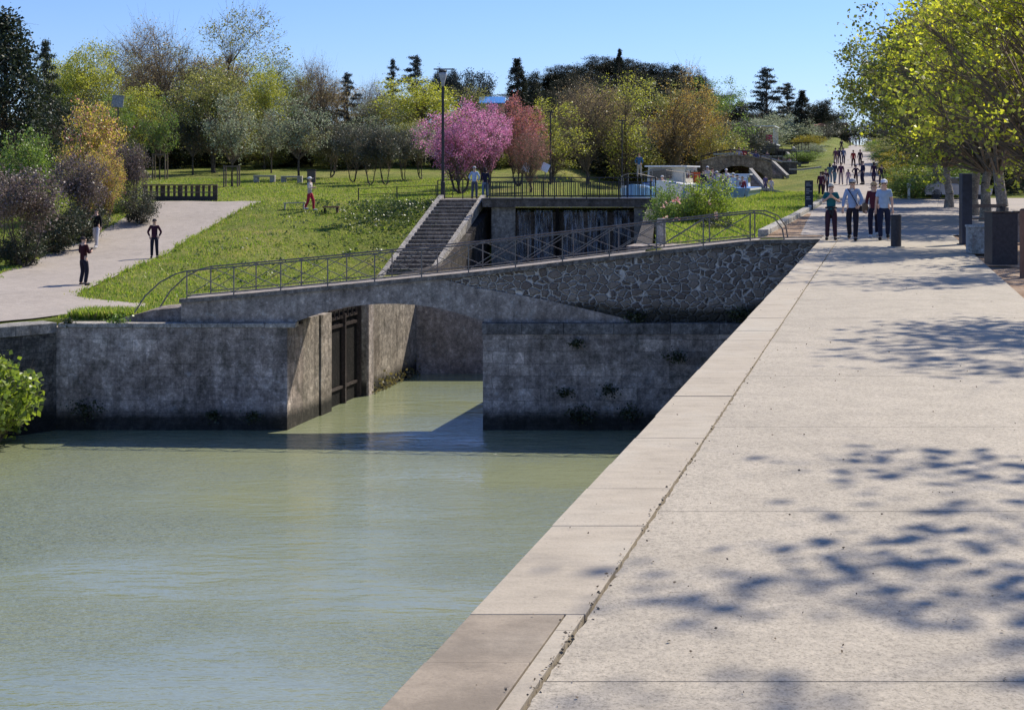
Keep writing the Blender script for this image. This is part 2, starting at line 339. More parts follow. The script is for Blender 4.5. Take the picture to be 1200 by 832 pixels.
LM = {
 'plane': leafmat('plane_leaves', [(0.217,0.262,0.043), (0.437,0.481,0.066), (0.654,0.654,0.087), (0.350,0.350,0.066)], .55),
 'planegreen': leafmat('green_plane_leaves', [(0.065,0.089,0.019), (0.130,0.162,0.032), (0.211,0.244,0.041), (0.114,0.106,0.032)], .5),
 'yellowgreen': leafmat('yellow_green_leaves', [(0.185,0.222,0.037), (0.370,0.388,0.065), (0.517,0.499,0.092)], .45),
 'olivegreen': leafmat('olive_green_leaves', [(0.151,0.171,0.047), (0.256,0.267,0.075), (0.385,0.364,0.108)], .4),
 'brown': leafmat('brown_buds', [(0.223,0.159,0.093), (0.354,0.261,0.139), (0.373,0.327,0.112)], .4),
 'goldbrown': leafmat('golden_brown_leaves', [(0.250,0.156,0.055), (0.406,0.265,0.078), (0.374,0.312,0.078)], .45),
 'green': leafmat('fresh_green_leaves', [(0.095,0.161,0.033), (0.168,0.263,0.057), (0.282,0.358,0.075)], .4),
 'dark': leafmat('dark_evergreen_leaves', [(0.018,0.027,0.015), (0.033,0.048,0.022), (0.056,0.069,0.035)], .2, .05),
 'darkpine': leafmat('pine_needles', [(.016,.022,.014), (.030,.036,.022), (.05,.05,.03)], .15, .03),
 'bluecedar': leafmat('cedar_needles', [(.018,.027,.026), (.032,.045,.042), (.05,.06,.05)], .15, .04),
 'silver': leafmat('silver_olive_leaves', [(0.182,0.224,0.143), (0.265,0.305,0.182), (0.385,0.406,0.284)], .35, .05),
 'pink': leafmat('pink_blossom', [(.46,.13,.28), (.66,.26,.48), (.72,.38,.56), (.40,.14,.20)], .4),
 'salmon': leafmat('salmon_leaves', [(.38,.13,.14), (.52,.22,.14), (.48,.20,.28), (.30,.17,.07)], .4),
 'judas': leafmat('yellow_pink_leaves', [(0.598,0.506,0.069), (0.483,0.184,0.253), (0.575,0.483,0.092), (0.391,0.345,0.069), (0.667,0.575,0.115)], .45),
 'photinia': leafmat('purplish_leaves', [(0.049,0.039,0.039), (0.105,0.084,0.077), (0.154,0.119,0.119), (0.280,0.210,0.210), (0.070,0.084,0.042)], .3, .05),
 'laurel': leafmat('glossy_laurel_leaves', [(0.037,0.045,0.029), (0.066,0.079,0.046), (0.145,0.145,0.106)], .25, .06),
 'blossom': leafmat('white_blossom', [(.25,.25,.14), (.42,.40,.28), (.50,.48,.38)], .35),
 'fig': leafmat('fig_leaves', [(0.156,0.228,0.036), (0.288,0.360,0.060), (0.120,0.180,0.036)], .5),
 'rough': leafmat('rough_weed_leaves', [(.05,.08,.02), (.08,.12,.03), (.12,.15,.05)], .35),
 'rose': leafmat('rose_petals', [(.65,.25,.28), (.75,.45,.42), (.70,.60,.45)], .3),
 'yellow': leafmat('yellow_flowers', [(.45,.33,.03), (.30,.27,.04), (.16,.18,.03)], .4),
 'dryweed': leafmat('dry_yellow_weeds', [(.22,.18,.06), (.15,.13,.05), (.09,.09,.04)], .3),
 'blade': leafmat('grass_blades', [(0.119,0.208,0.030), (0.208,0.297,0.045), (0.327,0.386,0.075), (0.356,0.327,0.119)], .45, .03),
 'ivy': leafmat('wall_weed_leaves', [(.02,.03,.01), (.04,.055,.015), (.07,.08,.025)], .3),
}
# ------------------------------------------------------------------ terrain
ZW = -5.61                                  # water level of the basin
def zp(Y): return np.interp(Y, [-60,45,60,85,95,105,135,180,236,252,300,400,700,1600], [0,0,.03,.16,.35,.85,2.4,4.2,6.3,6.9,7.6,8.2,8,8])
def zlp(Y): return np.interp(Y, [-60,44,50,62,70,78,82,100,120,145,200,300,400,1600], [-2.4,-2.4,-2.15,-1.65,-.85,.3,.5,1.25,2.4,4.0,7.0,10,11,11])
def zst(Y): return np.interp(Y, [-60,44,52,62,67,69.5,75.5,78,100], [-2.45,-2.45,-2.7,-3.05,-2.85,-2.0,.45,.55,1.25])
def sstep(x, a_, b_):
    t = np.clip((x-a_)/(b_-a_), 0, 1); return t*t*(3-2*t)
def vnoise(x, y):
    return (np.sin(x*.9+1.3*np.sin(y*.7))*np.cos(y*1.1+.8*np.sin(x*.6)) + .5*np.sin(x*2.3+y*1.7)*np.cos(y*2.9-x*.8))
def ground_z(X, Y, rough=True):
    X = np.asarray(X, float); Y = np.asarray(Y, float); u = X - .2604*Y
    tb = np.interp(Y, [42,46,74.2,77,100], [-7.2,-7.4,-11.9,-11.65,-11.65])
    left = zlp(Y); wst = sstep(u, -30, -24) * (Y < 82)
    left = left*(1-wst) + zst(Y)*wst
    if rough: left = left + .05*vnoise(X, Y)*sstep(Y, 82, 95) + .02*vnoise(X*2, Y*2)
    rt = zp(Y)
    terr = np.interp(Y, [42,60,75,100], [-.35,-.12,.12,.62])
    if rough: terr = terr + .03*vnoise(X, Y)
    mid = np.where(Y < 54.2, -2.52, np.where(Y < 75.2, -2.6, .1))
    z = np.where(u < -21.1, left, np.where(u < tb, mid, np.where(u < -3.75, terr, rt-.04)))
    z = np.where((u < -17.9) & (Y < 53.6), np.minimum(left, np.where(u < -21.1, 99., -2.44)), z)
    k = sstep(u, -16, -5); far = zlp(Y)*(1-k) + zp(Y)*k
    z = np.where((Y > 100) & (u < -3.75), far + (.05*vnoise(X, Y) if rough else 0), z)
    zl_ = np.interp(Y, [100,116,122,150,175,200,260,300], [.5,.9,1.5,2.6,3.75,5.2,8.5,10])
    kk = sstep(u, -8.5, -5.5)*1.0; kl = 1-sstep(u, -26, -21)
    z = np.where((Y > 100) & (u < -3.75), np.where(u > -15, zl_*(1-kk)+(rt-.04)*kk, zl_*(1-kl)+far*kl) + (.04*vnoise(X, Y) if rough else 0), z)
    z = np.where((Y > 100) & (u >= -3.75), rt-.04, z)
    # land right of the ramp rises gently under the trees
    z = np.where(u > 8, rt-.04 + .02*np.clip(u-8, 0, 60), z)
    hill = 13*np.exp(-(((X-20)/30)**2 + ((Y-330)/60)**2))
    return z + hill*(1-sstep(u, -26, -13))
def bank_x(Y): return np.interp(Y, [-60,20,34,38,40.4,42], [-26,-22,-19,-17,-14.6,-13.35])
def gz(X, Y): return float(ground_z(X, Y))
def on_ground(px, py, lo=30, hi=400):
    Y = np.arange(lo, hi, .05); X = (px-600)/F*Y; z = ground_z(X, Y, False)
    d = (HOR + (H0-z)*F/Y) - py
    s = np.where((d[:-1] >= 0) & (d[1:] < 0))[0]
    i = s[0] if len(s) else int(np.argmin(np.abs(d)))
    return float(X[i]), float(Y[i]), float(z[i])

def build_ground():
    us = np.unique(np.round(np.concatenate([
        np.array([-1500,-900,-500,-320,-220,-160,-130,-110]), np.arange(-100,-34,2.0), np.arange(-34,-23,.5),
        [-23.3,-23.25,-21.4,-21.3,-21.05,-20.95,-18.0,-17.85,-17.8,-12.0,-11.7,-11.65,-11.55,-10.4,-10.3,-5.0,-3.8,-3.7,-2.2,-1.7,-1.6,-1.1,-1.0,0,2.2,2.4],
        np.arange(-20.5,-12.2,.75), np.arange(-12.2,-6.8,.3), np.arange(-6.8,-4,.75), np.arange(3,30,1.5), np.array([30,35,40,50,60,80,110,160,250,400,700,1200])]), 3))
    ys = np.unique(np.round(np.concatenate([
        np.arange(-60,20,8), np.arange(20,41.5,1.0), [41.5,42.3,42.6,43.2,44,53.6,53.9,54.4,54.6,57,73.9,74.1,75.0,76.9,77.1,99.9,100.1],
        np.arange(45,104,.9), np.arange(104,150,2), np.arange(150,260,5), np.arange(260,420,12),
        [440,480,540,620,720,850,1000,1300,1600,2200,3000]]), 3))
    UU, YY = np.meshgrid(us, ys); XX = UU + .2604*YY
    Z = ground_z(XX, np.minimum(YY, 1600))
    carve = np.zeros_like(Z, bool)
    c1 = (YY < 42.4) & (XX > bank_x(YY)-.6) & (UU < -1.05); c2 = (UU > -17.82) & (UU < -11.6) & (YY >= 42.4) & (YY < 53.8)
    Z[c1|c2] = -8
    c3 = (UU > -21.0) & (UU < -12.0) & (YY > 54.5) & (YY < 75.5); Z[c3] = -5
    c4 = (UU > -21.0) & (UU < -10.35) & (YY > 77.0) & (YY < 100.0); Z[c4] = -1.6
    v = np.stack([XX, YY, Z], -1).reshape(-1, 3); nu, ny = len(us), len(ys)
    i = np.arange(ny-1)[:,None]*nu + np.arange(nu-1)[None,:]; i = i.ravel()
    f = np.stack([i, i+1, i+1+nu, i+nu], -1)
    me = bpy.data.meshes.new('ground'); me.from_pydata(v.tolist(), [], f.tolist()); me.update()
    me.materials.append(MT['grass']); me.materials.append(MT['soil'])
    cu = UU.reshape(-1)[i]; cy = YY.reshape(-1)[i]
    me.polygons.foreach_set('material_index', ((cu >= 2.2) & (cu < 14) & (cy < 75)).astype(int))
    me.polygons.foreach_set('use_smooth', np.ones(len(f), bool))
    me.update()
    tag(link_mesh('ground', me), kind='structure')
build_ground()

def sheet(name, rows, mat, off=.03, n=10, kind='structure', zf=None):
    """a draped surface between left and right world points (x, y), rows near to far"""
    v = []; f = []; m = []
    for (l, r), (l2, r2) in zip(rows[:-1], rows[1:]):
        k = max(1, int(math.dist(l, l2)/1.5))
        for j in range(k): t = j/k; m.append((tuple(np.array(l)*(1-t)+np.array(l2)*t), tuple(np.array(r)*(1-t)+np.array(r2)*t)))
    m.append(rows[-1])
    for l, r in m:
        for i in range(n+1):
            t = i/n; x = l[0]*(1-t)+r[0]*t; y = l[1]*(1-t)+r[1]*t
            v.append((x, y, (zf(x, y) if zf else float(ground_z(x, y, True))) + off))
    for j in range(len(m)-1):
        for i in range(n): q = j*(n+1)+i; f.append((q, q+1, q+n+2, q+n+1))
    me = bpy.data.meshes.new(name); me.from_pydata(v, [], f); me.update(); me.materials.append(mat)
    for p in me.polygons: p.use_smooth = True
    return tag(link_mesh(name, me), kind=kind)
EU = -1.826                                 # quay edge
# quay body
b = MB(); b.slab([(U(EU+.03,-40),-40),(U(EU+.03,42.0),42.0),(U(EU+.9,42.0),42.0),(U(EU+.9,-40),-40)], -8, -.16)
tag(b.build('quay_wall', MT['quaywall']), kind='structure')
# coping stones
def coping(name, y0, y1, mat, step, w_=.512, z=.0, seed=1):
    r = random.Random(seed); b = MB(); y = y0
    while y < y1:
        L = min(step*r.uniform(.85,1.2), y1-y); ya, yb = y+.002, y+L-.002
        zz = z + r.uniform(-.003,.003); e0 = EU + r.uniform(-.005,.005)
        b.slab([(U(e0,ya),ya),(U(EU+w_,ya),ya),(U(EU+w_,yb),yb),(U(e0,yb),yb)], -.158, zz)
        y += L
    return tag(b.build(name, mat, bevel=.003), kind='structure')
coping('coping', 6.29, 44.8, MT['coping'], .86)
coping('coping_worn', -30, 6.29, MT['coping_dirty'], .72, .42)
b = MB(); y = -30
while y < 6.2:
    b.slab([(U(EU+.43,y),y),(U(EU+.508,y),y),(U(EU+.508,min(6.285,y+2.4)),min(6.285,y+2.4)),(U(EU+.43,min(6.285,y+2.4)),min(6.285,y+2.4))], -.15, .001); y += 2.405
tag(b.build('coping_mortar_strip', MT['coping']), kind='structure')
b = MB(); b.slab([(U(EU+.40,-40),-40),(U(EU+.70,-40),-40),(U(EU+.70,44.7),44.7),(U(EU+.40,44.7),44.7)], -.2, -.035)
tag(b.build('joint_bed', MT['joint']), kind='structure')
# quay path: cast bays with a ragged edge against the coping
b = MB(); y = -30 + .04
rr = random.Random(3)
bays = [-30,-24,-18,-12,-6,-.0,2.72,5.45,8.19] + [8.19+2.73*i for i in range(1, 13)] + [44.7]
for ya, yb in zip(bays[:-1], bays[1:]):
    if ya > 44: break
    yb = min(yb, 44.7)
    ya += .004; yb -= .004; n = max(2, int((yb-ya)/.06)) if 2 < yb < 16 else 4
    le = [(U(EU+.535+rr.uniform(-.006,.007), ya+(yb-ya)*i/n), ya+(yb-ya)*i/n) for i in range(n+1)]
    poly = [(U(2.2,ya),ya),(U(2.2,yb),yb)] + le[::-1]
    b.slab(poly, -.1, .004)
tag(b.build('quay_path', MT['path']), kind='structure')
# plaza and ramp up the hill
zpf = lambda x, y: float(zp(y))
def plz(y): return 2.2 + 60*float(sstep(y, 42, 46))
sheet('plaza', [((U(-1.85,44.695),44.695),(U(30,44.695),44.695)), ((U(-3.65,45.2),45.2),(U(30,45.2),45.2)), ((U(-3.6,60),60),(U(34,60),60)), ((U(-3.5,80),80),(U(30,80),80)), ((U(-3.7,93),93),(U(26,93),93))], MT['plaza'], .0, 12, zf=zpf)
sheet('ramp_path', [((U(-4.1,93),93),(U(.7,93),93)), ((U(-4.4,105),105),(U(.6,105),105)), ((U(-5.2,150),150),(U(.1,150),150)), ((U(-6.4,236),236),(U(-1.0,236),236)), ((U(-6.8,262),262),(U(-1.4,262),262))], MT['plaza'], .004, 6, zf=zpf)
# path wedge between coping and plaza on the left (pale stone landing where the bridge meets the quay)
b = MB(); b.slab([(U(-1.83,43.85),43.85),(U(-3.6,43.85),43.85),(U(-3.6,47),47),(U(-1.0,47),47),(U(-1.0,43.85),43.85)], -.1, -.012)
tag(b.build('landing', MT['soil']), kind='structure')
# pale kerb on the left of the plaza
kr = empty('stone_kerb', (U(-3.8,45.3),45.3,0), 'pale low stone kerb along the left edge of the plaza beside the grass', 'kerb')
b = MB(); ya = 45.1
while ya < 92:
    yb = ya+1.2; b.slab([(U(-3.95,ya+.006),ya+.006),(U(-3.62,ya+.006),ya+.006),(U(-3.6,yb-.006),yb-.006),(U(-3.93,yb-.006),yb-.006)], float(zp(ya))-.5, float(zp(ya))+.16); ya = yb
b.build('kerb_stones', MT['stoneblock'], kr, world=True, bevel=.015)
sheet('soil_strip', [((U(-3.6,45.1),45.1),(U(-2.6,45.1),45.1)), ((U(-3.55,56),56),(U(-3.0,56),56)), ((U(-3.5,66),66),(U(-3.3,66),66))], MT['soil'], .006, 3, zf=zpf)

# left bank path
def gp(px, py): x, y, _ = on_ground(px, py); return (x, y)
rows = [((-200,402),(176,362)), ((-110,376),(172,358)), ((-60,352),(92,349)), ((0,322),(98,342)), ((60,296),(165,312)), ((118,272),(222,281)), ((150,254),(262,258)), ((172,243),(290,244)), ((180,237),(310,237.2))]
rw = []
for l, r in rows: rw.append((gp(*l), gp(*r)))
sheet('left_bank_path', rw, MT['plaza'], .055, 14)
xa, ya_ = rw[-1][0]; xb, yb_ = rw[-1][1]
# water
b = MB(); b.add([(-60,-40,ZW),(U(EU+.05,-40),-40,ZW),(U(EU+.05,42.5),42.5,ZW),(U(-11,54.2),54.2,ZW),(U(-18.5,54.2),54.2,ZW),(-18,42.5,ZW),(-60,42.5,ZW)], [(0,1,2,3,4,5,6)])
tag(b.build('canal_water', MT['water']), kind='structure')
b = MB(); b.add([(U(-21.1,54),54,-3.25),(U(-11.9,54),54,-3.25),(U(-11.9,75),75,-3.25),(U(-21.1,75),75,-3.25)], [(0,1,2,3)])
tag(b.build('chamber_water', MT['water']), kind='structure')
b = MB(); b.add([(U(-21.1,77),77,.02),(U(-10.2,77),77,.02),(U(-10.2,100),100,.02),(U(-21.1,100),100,.02)], [(0,1,2,3)])
tag(b.build('upper_basin_water', MT['water']), kind='structure')

# ------------------------------------------------------------------ lock walls
TOP = -2.46
def wall_x(px, Y=42.0): return (px-600)/F*Y
xl0, xl1, xr0 = wall_x(68), U(-17.55,42.0), wall_x(566)
# left wall with its rounded return
lw = empty('lock_wall', (xl0, 41.9, TOP), 'dark weathered masonry wall left of the lock entrance, rising from the water', 'lock wall')
pts = [(-60,-45),(-26,-40),(-22,20),(-19,34),(-17,38),(-15.3,39.9),(-14.3,40.9),(xl0,41.85)]
b = MB(); ang = [(x, y) for x, y in pts]
for (x0,y0),(x1,y1) in zip(ang[1:-1], ang[2:]):
    dx, dy = x1-x0, y1-y0; L = math.hypot(dx, dy); nx, ny = -dy/L, dx/L
    b.slab([(x0,y0),(x1,y1),(x1+nx*1.3,y1+ny*1.3),(x0+nx*1.3,y0+ny*1.3)], -8, TOP-.30)
b.build('curved_return', m_stone('speckled_rubble', [(.07,.062,.055), (.14,.125,.105), (.24,.215,.18)], 2.6, False, -5.2, .5, (.35,.2), .8), lw, world=True)
b = MB()
for (x0,y0),(x1,y1) in zip(ang[1:-1], ang[2:]):
    dx, dy = x1-x0, y1-y0; L = math.hypot(dx, dy); nx, ny = -dy/L, dx/L
    b.slab([(x0-nx*.04,y0-ny*.04),(x1-nx*.04,y1-ny*.04),(x1+nx*.9,y1+ny*.9),(x0+nx*.9,y0+ny*.9)], TOP-.29, TOP+.02)
b.build('curved_coping', MT['palecon'], lw, world=True, bevel=.02)
b = MB(); b.slab([(xl0-.2,41.85),(xl1,41.85),(U(-17.55,43.1),43.1),(xl0-.2,43.1)], -8, TOP-.14)
b.build('wall', MT['lockwall'], lw, world=True)
b = MB(); x = xl0+.05
while x < xl1+.2:
    x2 = min(x+random.uniform(.9,1.3), xl1+.25); b.box(((x+x2)/2,42.15,TOP-.07), (x2-x-.008,.66,.13+random.uniform(-.01,.01))); x = x2
b.build('coping', MT['ledge'], lw, world=True, bevel=.015)
# right pier
rp = empty('lock_pier', (xr0, 41.9, TOP), 'dark coursed stone pier right of the lock arch, below the quay edge', 'lock wall')
b = MB(); b.slab([(xr0,41.85),(U(EU-.0,41.85),41.85),(U(EU+.5,53.6),53.6),(U(-11.7,53.6),53.6)], -8, TOP-.34)
b.build('wall', MT['pierwall'], rp, world=True)
b = MB(); x = xr0-.03
while x < U(EU,41.85)-.05:
    x2 = min(x+random.uniform(1.1,1.7), U(EU,41.85)); b.box(((x+x2)/2,42.1,TOP-.17), (x2-x-.008,.56,.33)); x = x2
b.build('coping', m_stone('ledge_course', [(.13,.12,.11), (.19,.175,.16), (.26,.24,.22)], 1.5, True, None, .35), rp, world=True, bevel=.015)
# chamber side wall (left), with the gate recess
cw = empty('chamber_wall', (U(-17.55,45),45,TOP), 'sunlit streaked stone side wall inside the lock arch, left of the green water', 'lock wall')
def swall(y0, y1, u0=-17.55, u1=-18.6, zt=TOP-.02):
    return MB().slab([(U(u1,y0),y0),(U(u0,y0),y0),(U(u0,y1),y1),(U(u1,y1),y1)], -8, zt)
swall(43.102,44.3).build('masonry', MT['sidewall'], cw, world=True)
swall(44.36,45.2,-17.5).build('quoin_block', MT['sidewall'], cw, world=True)
swall(48.25,51.2,-17.52).build('masonry', MT['sidewall'], cw, world=True)
swall(51.2,53.6,-17.56).build('masonry', MT['sidewall'], cw, world=True)
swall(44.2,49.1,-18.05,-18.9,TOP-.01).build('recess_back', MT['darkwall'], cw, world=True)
swall(48.3,48.75,-17.44,-17.515).build('quoin', MT['concrete'], cw, world=True)
# end wall across the chamber
ew = empty('lock_end_wall', (U(-15,53.6),53.6,TOP), 'shadowed wet stone wall closing the chamber at the back of the lock arch', 'lock wall')
b = MB(); b.slab([(U(-18.6,53.6),53.62),(U(-11.2,53.6),53.62),(U(-11.2,54.6),54.6),(U(-18.6,54.6),54.6)], -8, -2.75)
b.build('masonry', MT['concrete'], ew, world=True)
# open gate leaf in the recess
gl = empty('lock_gate', (U(-17.75,45.4),45.4,ZW), 'dark timber lock gate leaf folded open into the side wall recess', 'lock gate')
def gu(y, du=0): return (U(-17.78+du, y), y)
b = MB(); b.slab([gu(45.35,-.1),gu(45.35),gu(48.9),gu(48.9,-.1)], -8, TOP-.05); b.build('planking', MT['timber'], gl, world=True)
for yy in (45.42, 46.75, 48.1):
    b = MB(); b.slab([gu(yy,.0),gu(yy,.13),gu(yy+.09,.13),gu(yy+.09,.0)], -8, TOP-.02 if yy != 46.75 else TOP-.2); b.build('upright', MT['iron'], gl, world=True)
for zz in (-5.1, TOP-.62, TOP-.35):
    b = MB(); b.slab([gu(45.55,.002),gu(45.55,.07),gu(48.0,.07),gu(48.0,.002)], zz, zz+.09); b.build('iron_strap', MT['iron'], gl, world=True)
b = MB()
for k in range(9):
    yy = 45.45+k*.38; b.bar((*gu(yy,.12),TOP-.28), (*gu(yy,.12),TOP-.02), .05)
b.bar((*gu(45.4,.12),TOP-.0),(*gu(48.9,.12),TOP-.0),.06)
b.build('walkway_frame', MT['iron'], gl, world=True)

# ------------------------------------------------------------------ arched bridge
def deck_z(x):   # top of the fascia on the near face
    return float(np.interp(x, [PX(215,0,42)[0], PX(350,0,42)[0], PX(560,0,42)[0], PX(775,0,42)[0], PX(890,0,42)[0], 9.2],
                           [-1.77, -1.47, -.96, -.33, -.02, .0]))
br = empty('arched_footbridge', (wall_x(455), 42, TOP), 'low arched masonry footbridge sloping up over the lock entrance to the quay', 'bridge')
xa0, xa1 = wall_x(345), wall_x(568)
def arch_pts(x0, x1, z0, rise, n=22, inv=False):
    c = (x0+x1)/2; r_ = (x1-x0)/2; out = []
    for i in range(n+1):
        t = -1+2*i/n; out.append((c+r_*t, z0+rise*(1-abs(t)**2.1)))
    return out
BX0 = wall_x(212); BX1 = U(EU-.02, 42.0)
top = [(x, deck_z(x)-.12) for x in np.linspace(BX0, BX1, 24)]
arch = arch_pts(xa0, xa1, TOP-.0, .55)
# smooth concrete arch band (left and centre) in front, rubble spandrel on the right
bound = [(wall_x(520), None), (wall_x(560), -1.45), (wall_x(600), -1.62), (wall_x(640), -1.80), (wall_x(680), -2.03), (wall_x(725), -2.30), (wall_x(745), TOP)]
zt = deck_z(wall_x(520))-.12
band = [(BX0, TOP)] + [(x, z) for x, z in top if x < wall_x(518)] + [(wall_x(520), zt), (wall_x(524), -1.22)] + [(x, z) for x, z in bound[1:]] + [(wall_x(745), TOP)][:0]
poly = band + arch[::-1]
b = MB(); b.prism(poly, 42.03, 43.8, .0); b.build('arch_face', MT['concrete'], br, world=True)
rub = [(wall_x(522), -1.2), (wall_x(522), deck_z(wall_x(522))-.12)] + [(x, z) for x, z in top if x > wall_x(524)] + [(BX1, TOP-.001)] + [(wall_x(745), TOP-.001)]
rub += [(x, z) for x, z in bound[1:-1]][::-1]
b = MB(); b.prism(rub, 42.06, 43.77, 0); b.build('rubble_spandrel', MT['rubble'], br, world=True)
# coping of the deck edges
for yc, nm in ((42.12,'edge_coping'), (43.62,'edge_coping')):
    b = MB(); xs = np.linspace(BX0-.05, BX1+(.0 if yc < 43 else .75), 30)
    for x0, x1 in zip(xs[:-1], xs[1:]):
        z0, z1 = deck_z(x0), deck_z(x1)
        b.add([(x0,yc-.16,z0-.118),(x1,yc-.16,z1-.118),(x1,yc+.16,z1-.118),(x0,yc+.16,z0-.118),(x0,yc-.16,z0),(x1,yc-.16,z1),(x1,yc+.16,z1),(x0,yc+.16,z0)],
              [(0,3,2,1),(4,5,6,7),(0,1,5,4),(1,2,6,5),(2,3,7,6),(3,0,4,7)])
    b.build(nm, m_stone('deck_edge_stone'+str(yc), [(.15,.13,.115), (.21,.185,.16), (.27,.235,.20)], 1.5), br, world=True)
b = MB(); xs = np.linspace(BX0, BX1+.4, 20)
for x0, x1 in zip(xs[:-1], xs[1:]):
    b.add([(x0,42.28,deck_z(x0)-.03),(x1,42.28,deck_z(x1)-.03),(x1,43.46,deck_z(x1)-.03),(x0,43.46,deck_z(x0)-.03)], [(0,1,2,3)])
b.build('deck', MT['plaza'], br, world=True)
# low wall continuing left of the bridge
lr = empty('ramp_wall', (BX0-1, 42.2, TOP), 'low dark retaining wall with weeds left of the footbridge', 'wall')
b = MB(); b.prism([(wall_x(132),TOP),(wall_x(140),TOP+.10),(wall_x(175),TOP+.33),(BX0-.002,TOP+.42),(BX0-.002,TOP)], 42.4, 43.9); b.build('masonry', MT['lockwall'], lr, world=True)

# ------------------------------------------------------------------ footbridge railings
def railing(name, label, y, off, ends, x0, n, sp, mat, lit=False):
    r = empty(name, (x0, y, deck_z(x0)), label, 'railing', 'cross-braced railings of the arched footbridge')
    hgt = .80; xs = [x0+sp*i for i in range(n+1)]
    zb = lambda x: deck_z(x)+.0
    for x in xs: MB().bar((x,y,zb(x)-.02),(x,y,zb(x)+hgt),.035).build('post', mat, r, world=True)
    tp = [(x,y,zb(x)+hgt+.015) for x in xs]
    lft = [(x0-1.55,y,zb(x0)-.42),(x0-1.25,y,zb(x0)+.06),(x0-.8,y,zb(x0)+.48),(x0-.35,y,zb(x0)+.72)]
    xr = xs[-1]
    rgt = [(xr+.35,y,zb(xr)+.80),(xr+.72,y,zb(xr)+.66),(xr+.95,y,zb(xr)+.35),(xr+1.02,y,zb(xr)-.05)]
    MB().tube(lft+tp+rgt, .024, 6).build('top_rail', mat, r, world=True)
    b = MB()
    for xa, xb in zip(xs[:-1], xs[1:]): b.bar((xa,y,zb(xa)+.075),(xb,y,zb(xb)+.075),.03)
    b.build('bottom_rail', mat, r, world=True)
    for xa, xb in zip(xs[:-1], xs[1:]):
        b = MB(); b.bar((xa,y-.012,zb(xa)+.08),(xb,y-.012,zb(xb)+hgt),.022); b.bar((xa,y+.012,zb(xa)+hgt),(xb,y+.012,zb(xb)+.08),.022)
        m_ = b.build('cross_brace', mat, r, world=True)
railing('bridge_railing', 'near weathered steel railing with crossed braces along the front edge of the footbridge', 42.12, 0, 0, PX(219,0,42.12)[0], 12, 1.39, MT['galv'])
railing('bridge_railing', 'far weathered steel railing with crossed braces along the back edge of the footbridge', 43.62, 0, 0, PX(247,0,43.62)[0], 12, 1.39, MT['galv'])

# ------------------------------------------------------------------ upper gate wall, waterfall, slab, stairs
gw = empty('spill_wall', (U(-16,74.5),74.5,-3), 'dark wet gate wall under the walkway with water running down it', 'lock gate')
X = lambda px, Y: (px-600)/F*Y
b = MB(); b.slab([(X(604,74.6),74.6),(X(743,74.6),74.6),(X(743,75.6),75.6),(X(604,75.6),75.6)], -5, -.1); b.build('wet_boards', MT['wetboards'], gw, world=True)
for a0, a1, nm in ((576,604,'pale_pier'),(743,771,'pale_pier')):
    b = MB(); b.slab([(X(a0,74.2),74.2),(X(a1,74.2),74.2),(X(a1,76.2),76.2),(X(a0,76.2),76.2)], -5, .155); b.build(nm, MT['pierpale'], gw, world=True)
for px in (628, 651, 700, 722):
    b = MB(); b.slab([(X(px,74.3),74.3),(X(px+4,74.3),74.3),(X(px+4,74.6),74.6),(X(px,74.6),74.6)], -5, .1); b.build('upright', MT['timber'], gw, world=True)
def m_fall():
    m, n, bs = newmat('falling_water'); v = coords(n, (7,7,.22))
    f = noise(n, v, 1.3, 5, .65); f2 = noise(n, coords(n, (16,16,.8)), 1.2, 4, .6)
    a_ = ramp(n, f, [(.40, g(0)), (.66, g(.55))]); a2 = ramp(n, f2, [(.35, g(.15)), (.65, g(1))])
    al = mix(n, 1.0, a_, a2, 'MULTIPLY')
    bs.inputs['Base Color'].default_value = (.55,.60,.68,1); bs.inputs['Roughness'].default_value = .3
    n.links.new(al, bs.inputs['Alpha']); return m
MF = m_fall()
for i, (p0, p1) in enumerate(((606,622),(626,648),(660,684),(688,712),(718,738))):
    b = MB(); n_ = 14; nz = 8; P = []; fs = []
    for j in range(nz+1):
        for k in range(n_+1):
            x = X(p0+(p1-p0)*k/n_, 74.4); t = j/nz; P.append((x+.03*math.sin(k*2.1+j), 74.28-.25*t**.5+.03*math.sin(k*1.7), .0-3.4*t))
    for j in range(nz):
        for k in range(n_): q = j*(n_+1)+k; fs.append((q,q+1,q+n_+2,q+n_+1))
    b.add(P, fs)
    o = b.build('water_cascade', MF, None); 
    tag(o, ['thin white veil of water falling beside the left pale pier', 'wide white veil of water, second from the left under the walkway', 'middle veil of water falling under the walkway', 'bright streaked veil of water right of the middle', 'faint veil of water falling beside the right pale pier'][i], 'waterfall', 'veils of water under the walkway')
# side walls of that chamber
sw = empty('chamber_side_wall', (U(-21.2,68),68,-3), 'dark stone side wall under the staircase, left of the waterfall', 'wall')
b = MB(); zs = [(54.6,-2.62),(68,-2.3),(75.4,.10)]
P = []; 
for (y0,z0),(y1,z1) in zip(zs[:-1], zs[1:]):
    b.add([(U(-21.28,y0),y0,-5),(U(-20.8,y0),y0,-5),(U(-20.8,y1),y1,-5),(U(-21.28,y1),y1,-5),(U(-21.28,y0),y0,z0-.1),(U(-20.8,y0),y0,z0-.1),(U(-20.8,y1),y1,z1-.1),(U(-21.28,y1),y1,z1-.1)],
          [(0,3,2,1),(4,5,6,7),(0,1,5,4),(1,2,6,5),(2,3,7,6),(3,0,4,7)])
b.slab([(U(-21.28,75.41),75.41),(X(576,74.2)-.01,75.41),(X(576,77),77.0),(U(-21.28,77),77.0)], -5, .1)
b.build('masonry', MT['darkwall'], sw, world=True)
sr = empty('terrace_wall', (U(-12,62),62,-2), 'stone retaining wall right of the waterfall below the rose bush', 'wall')
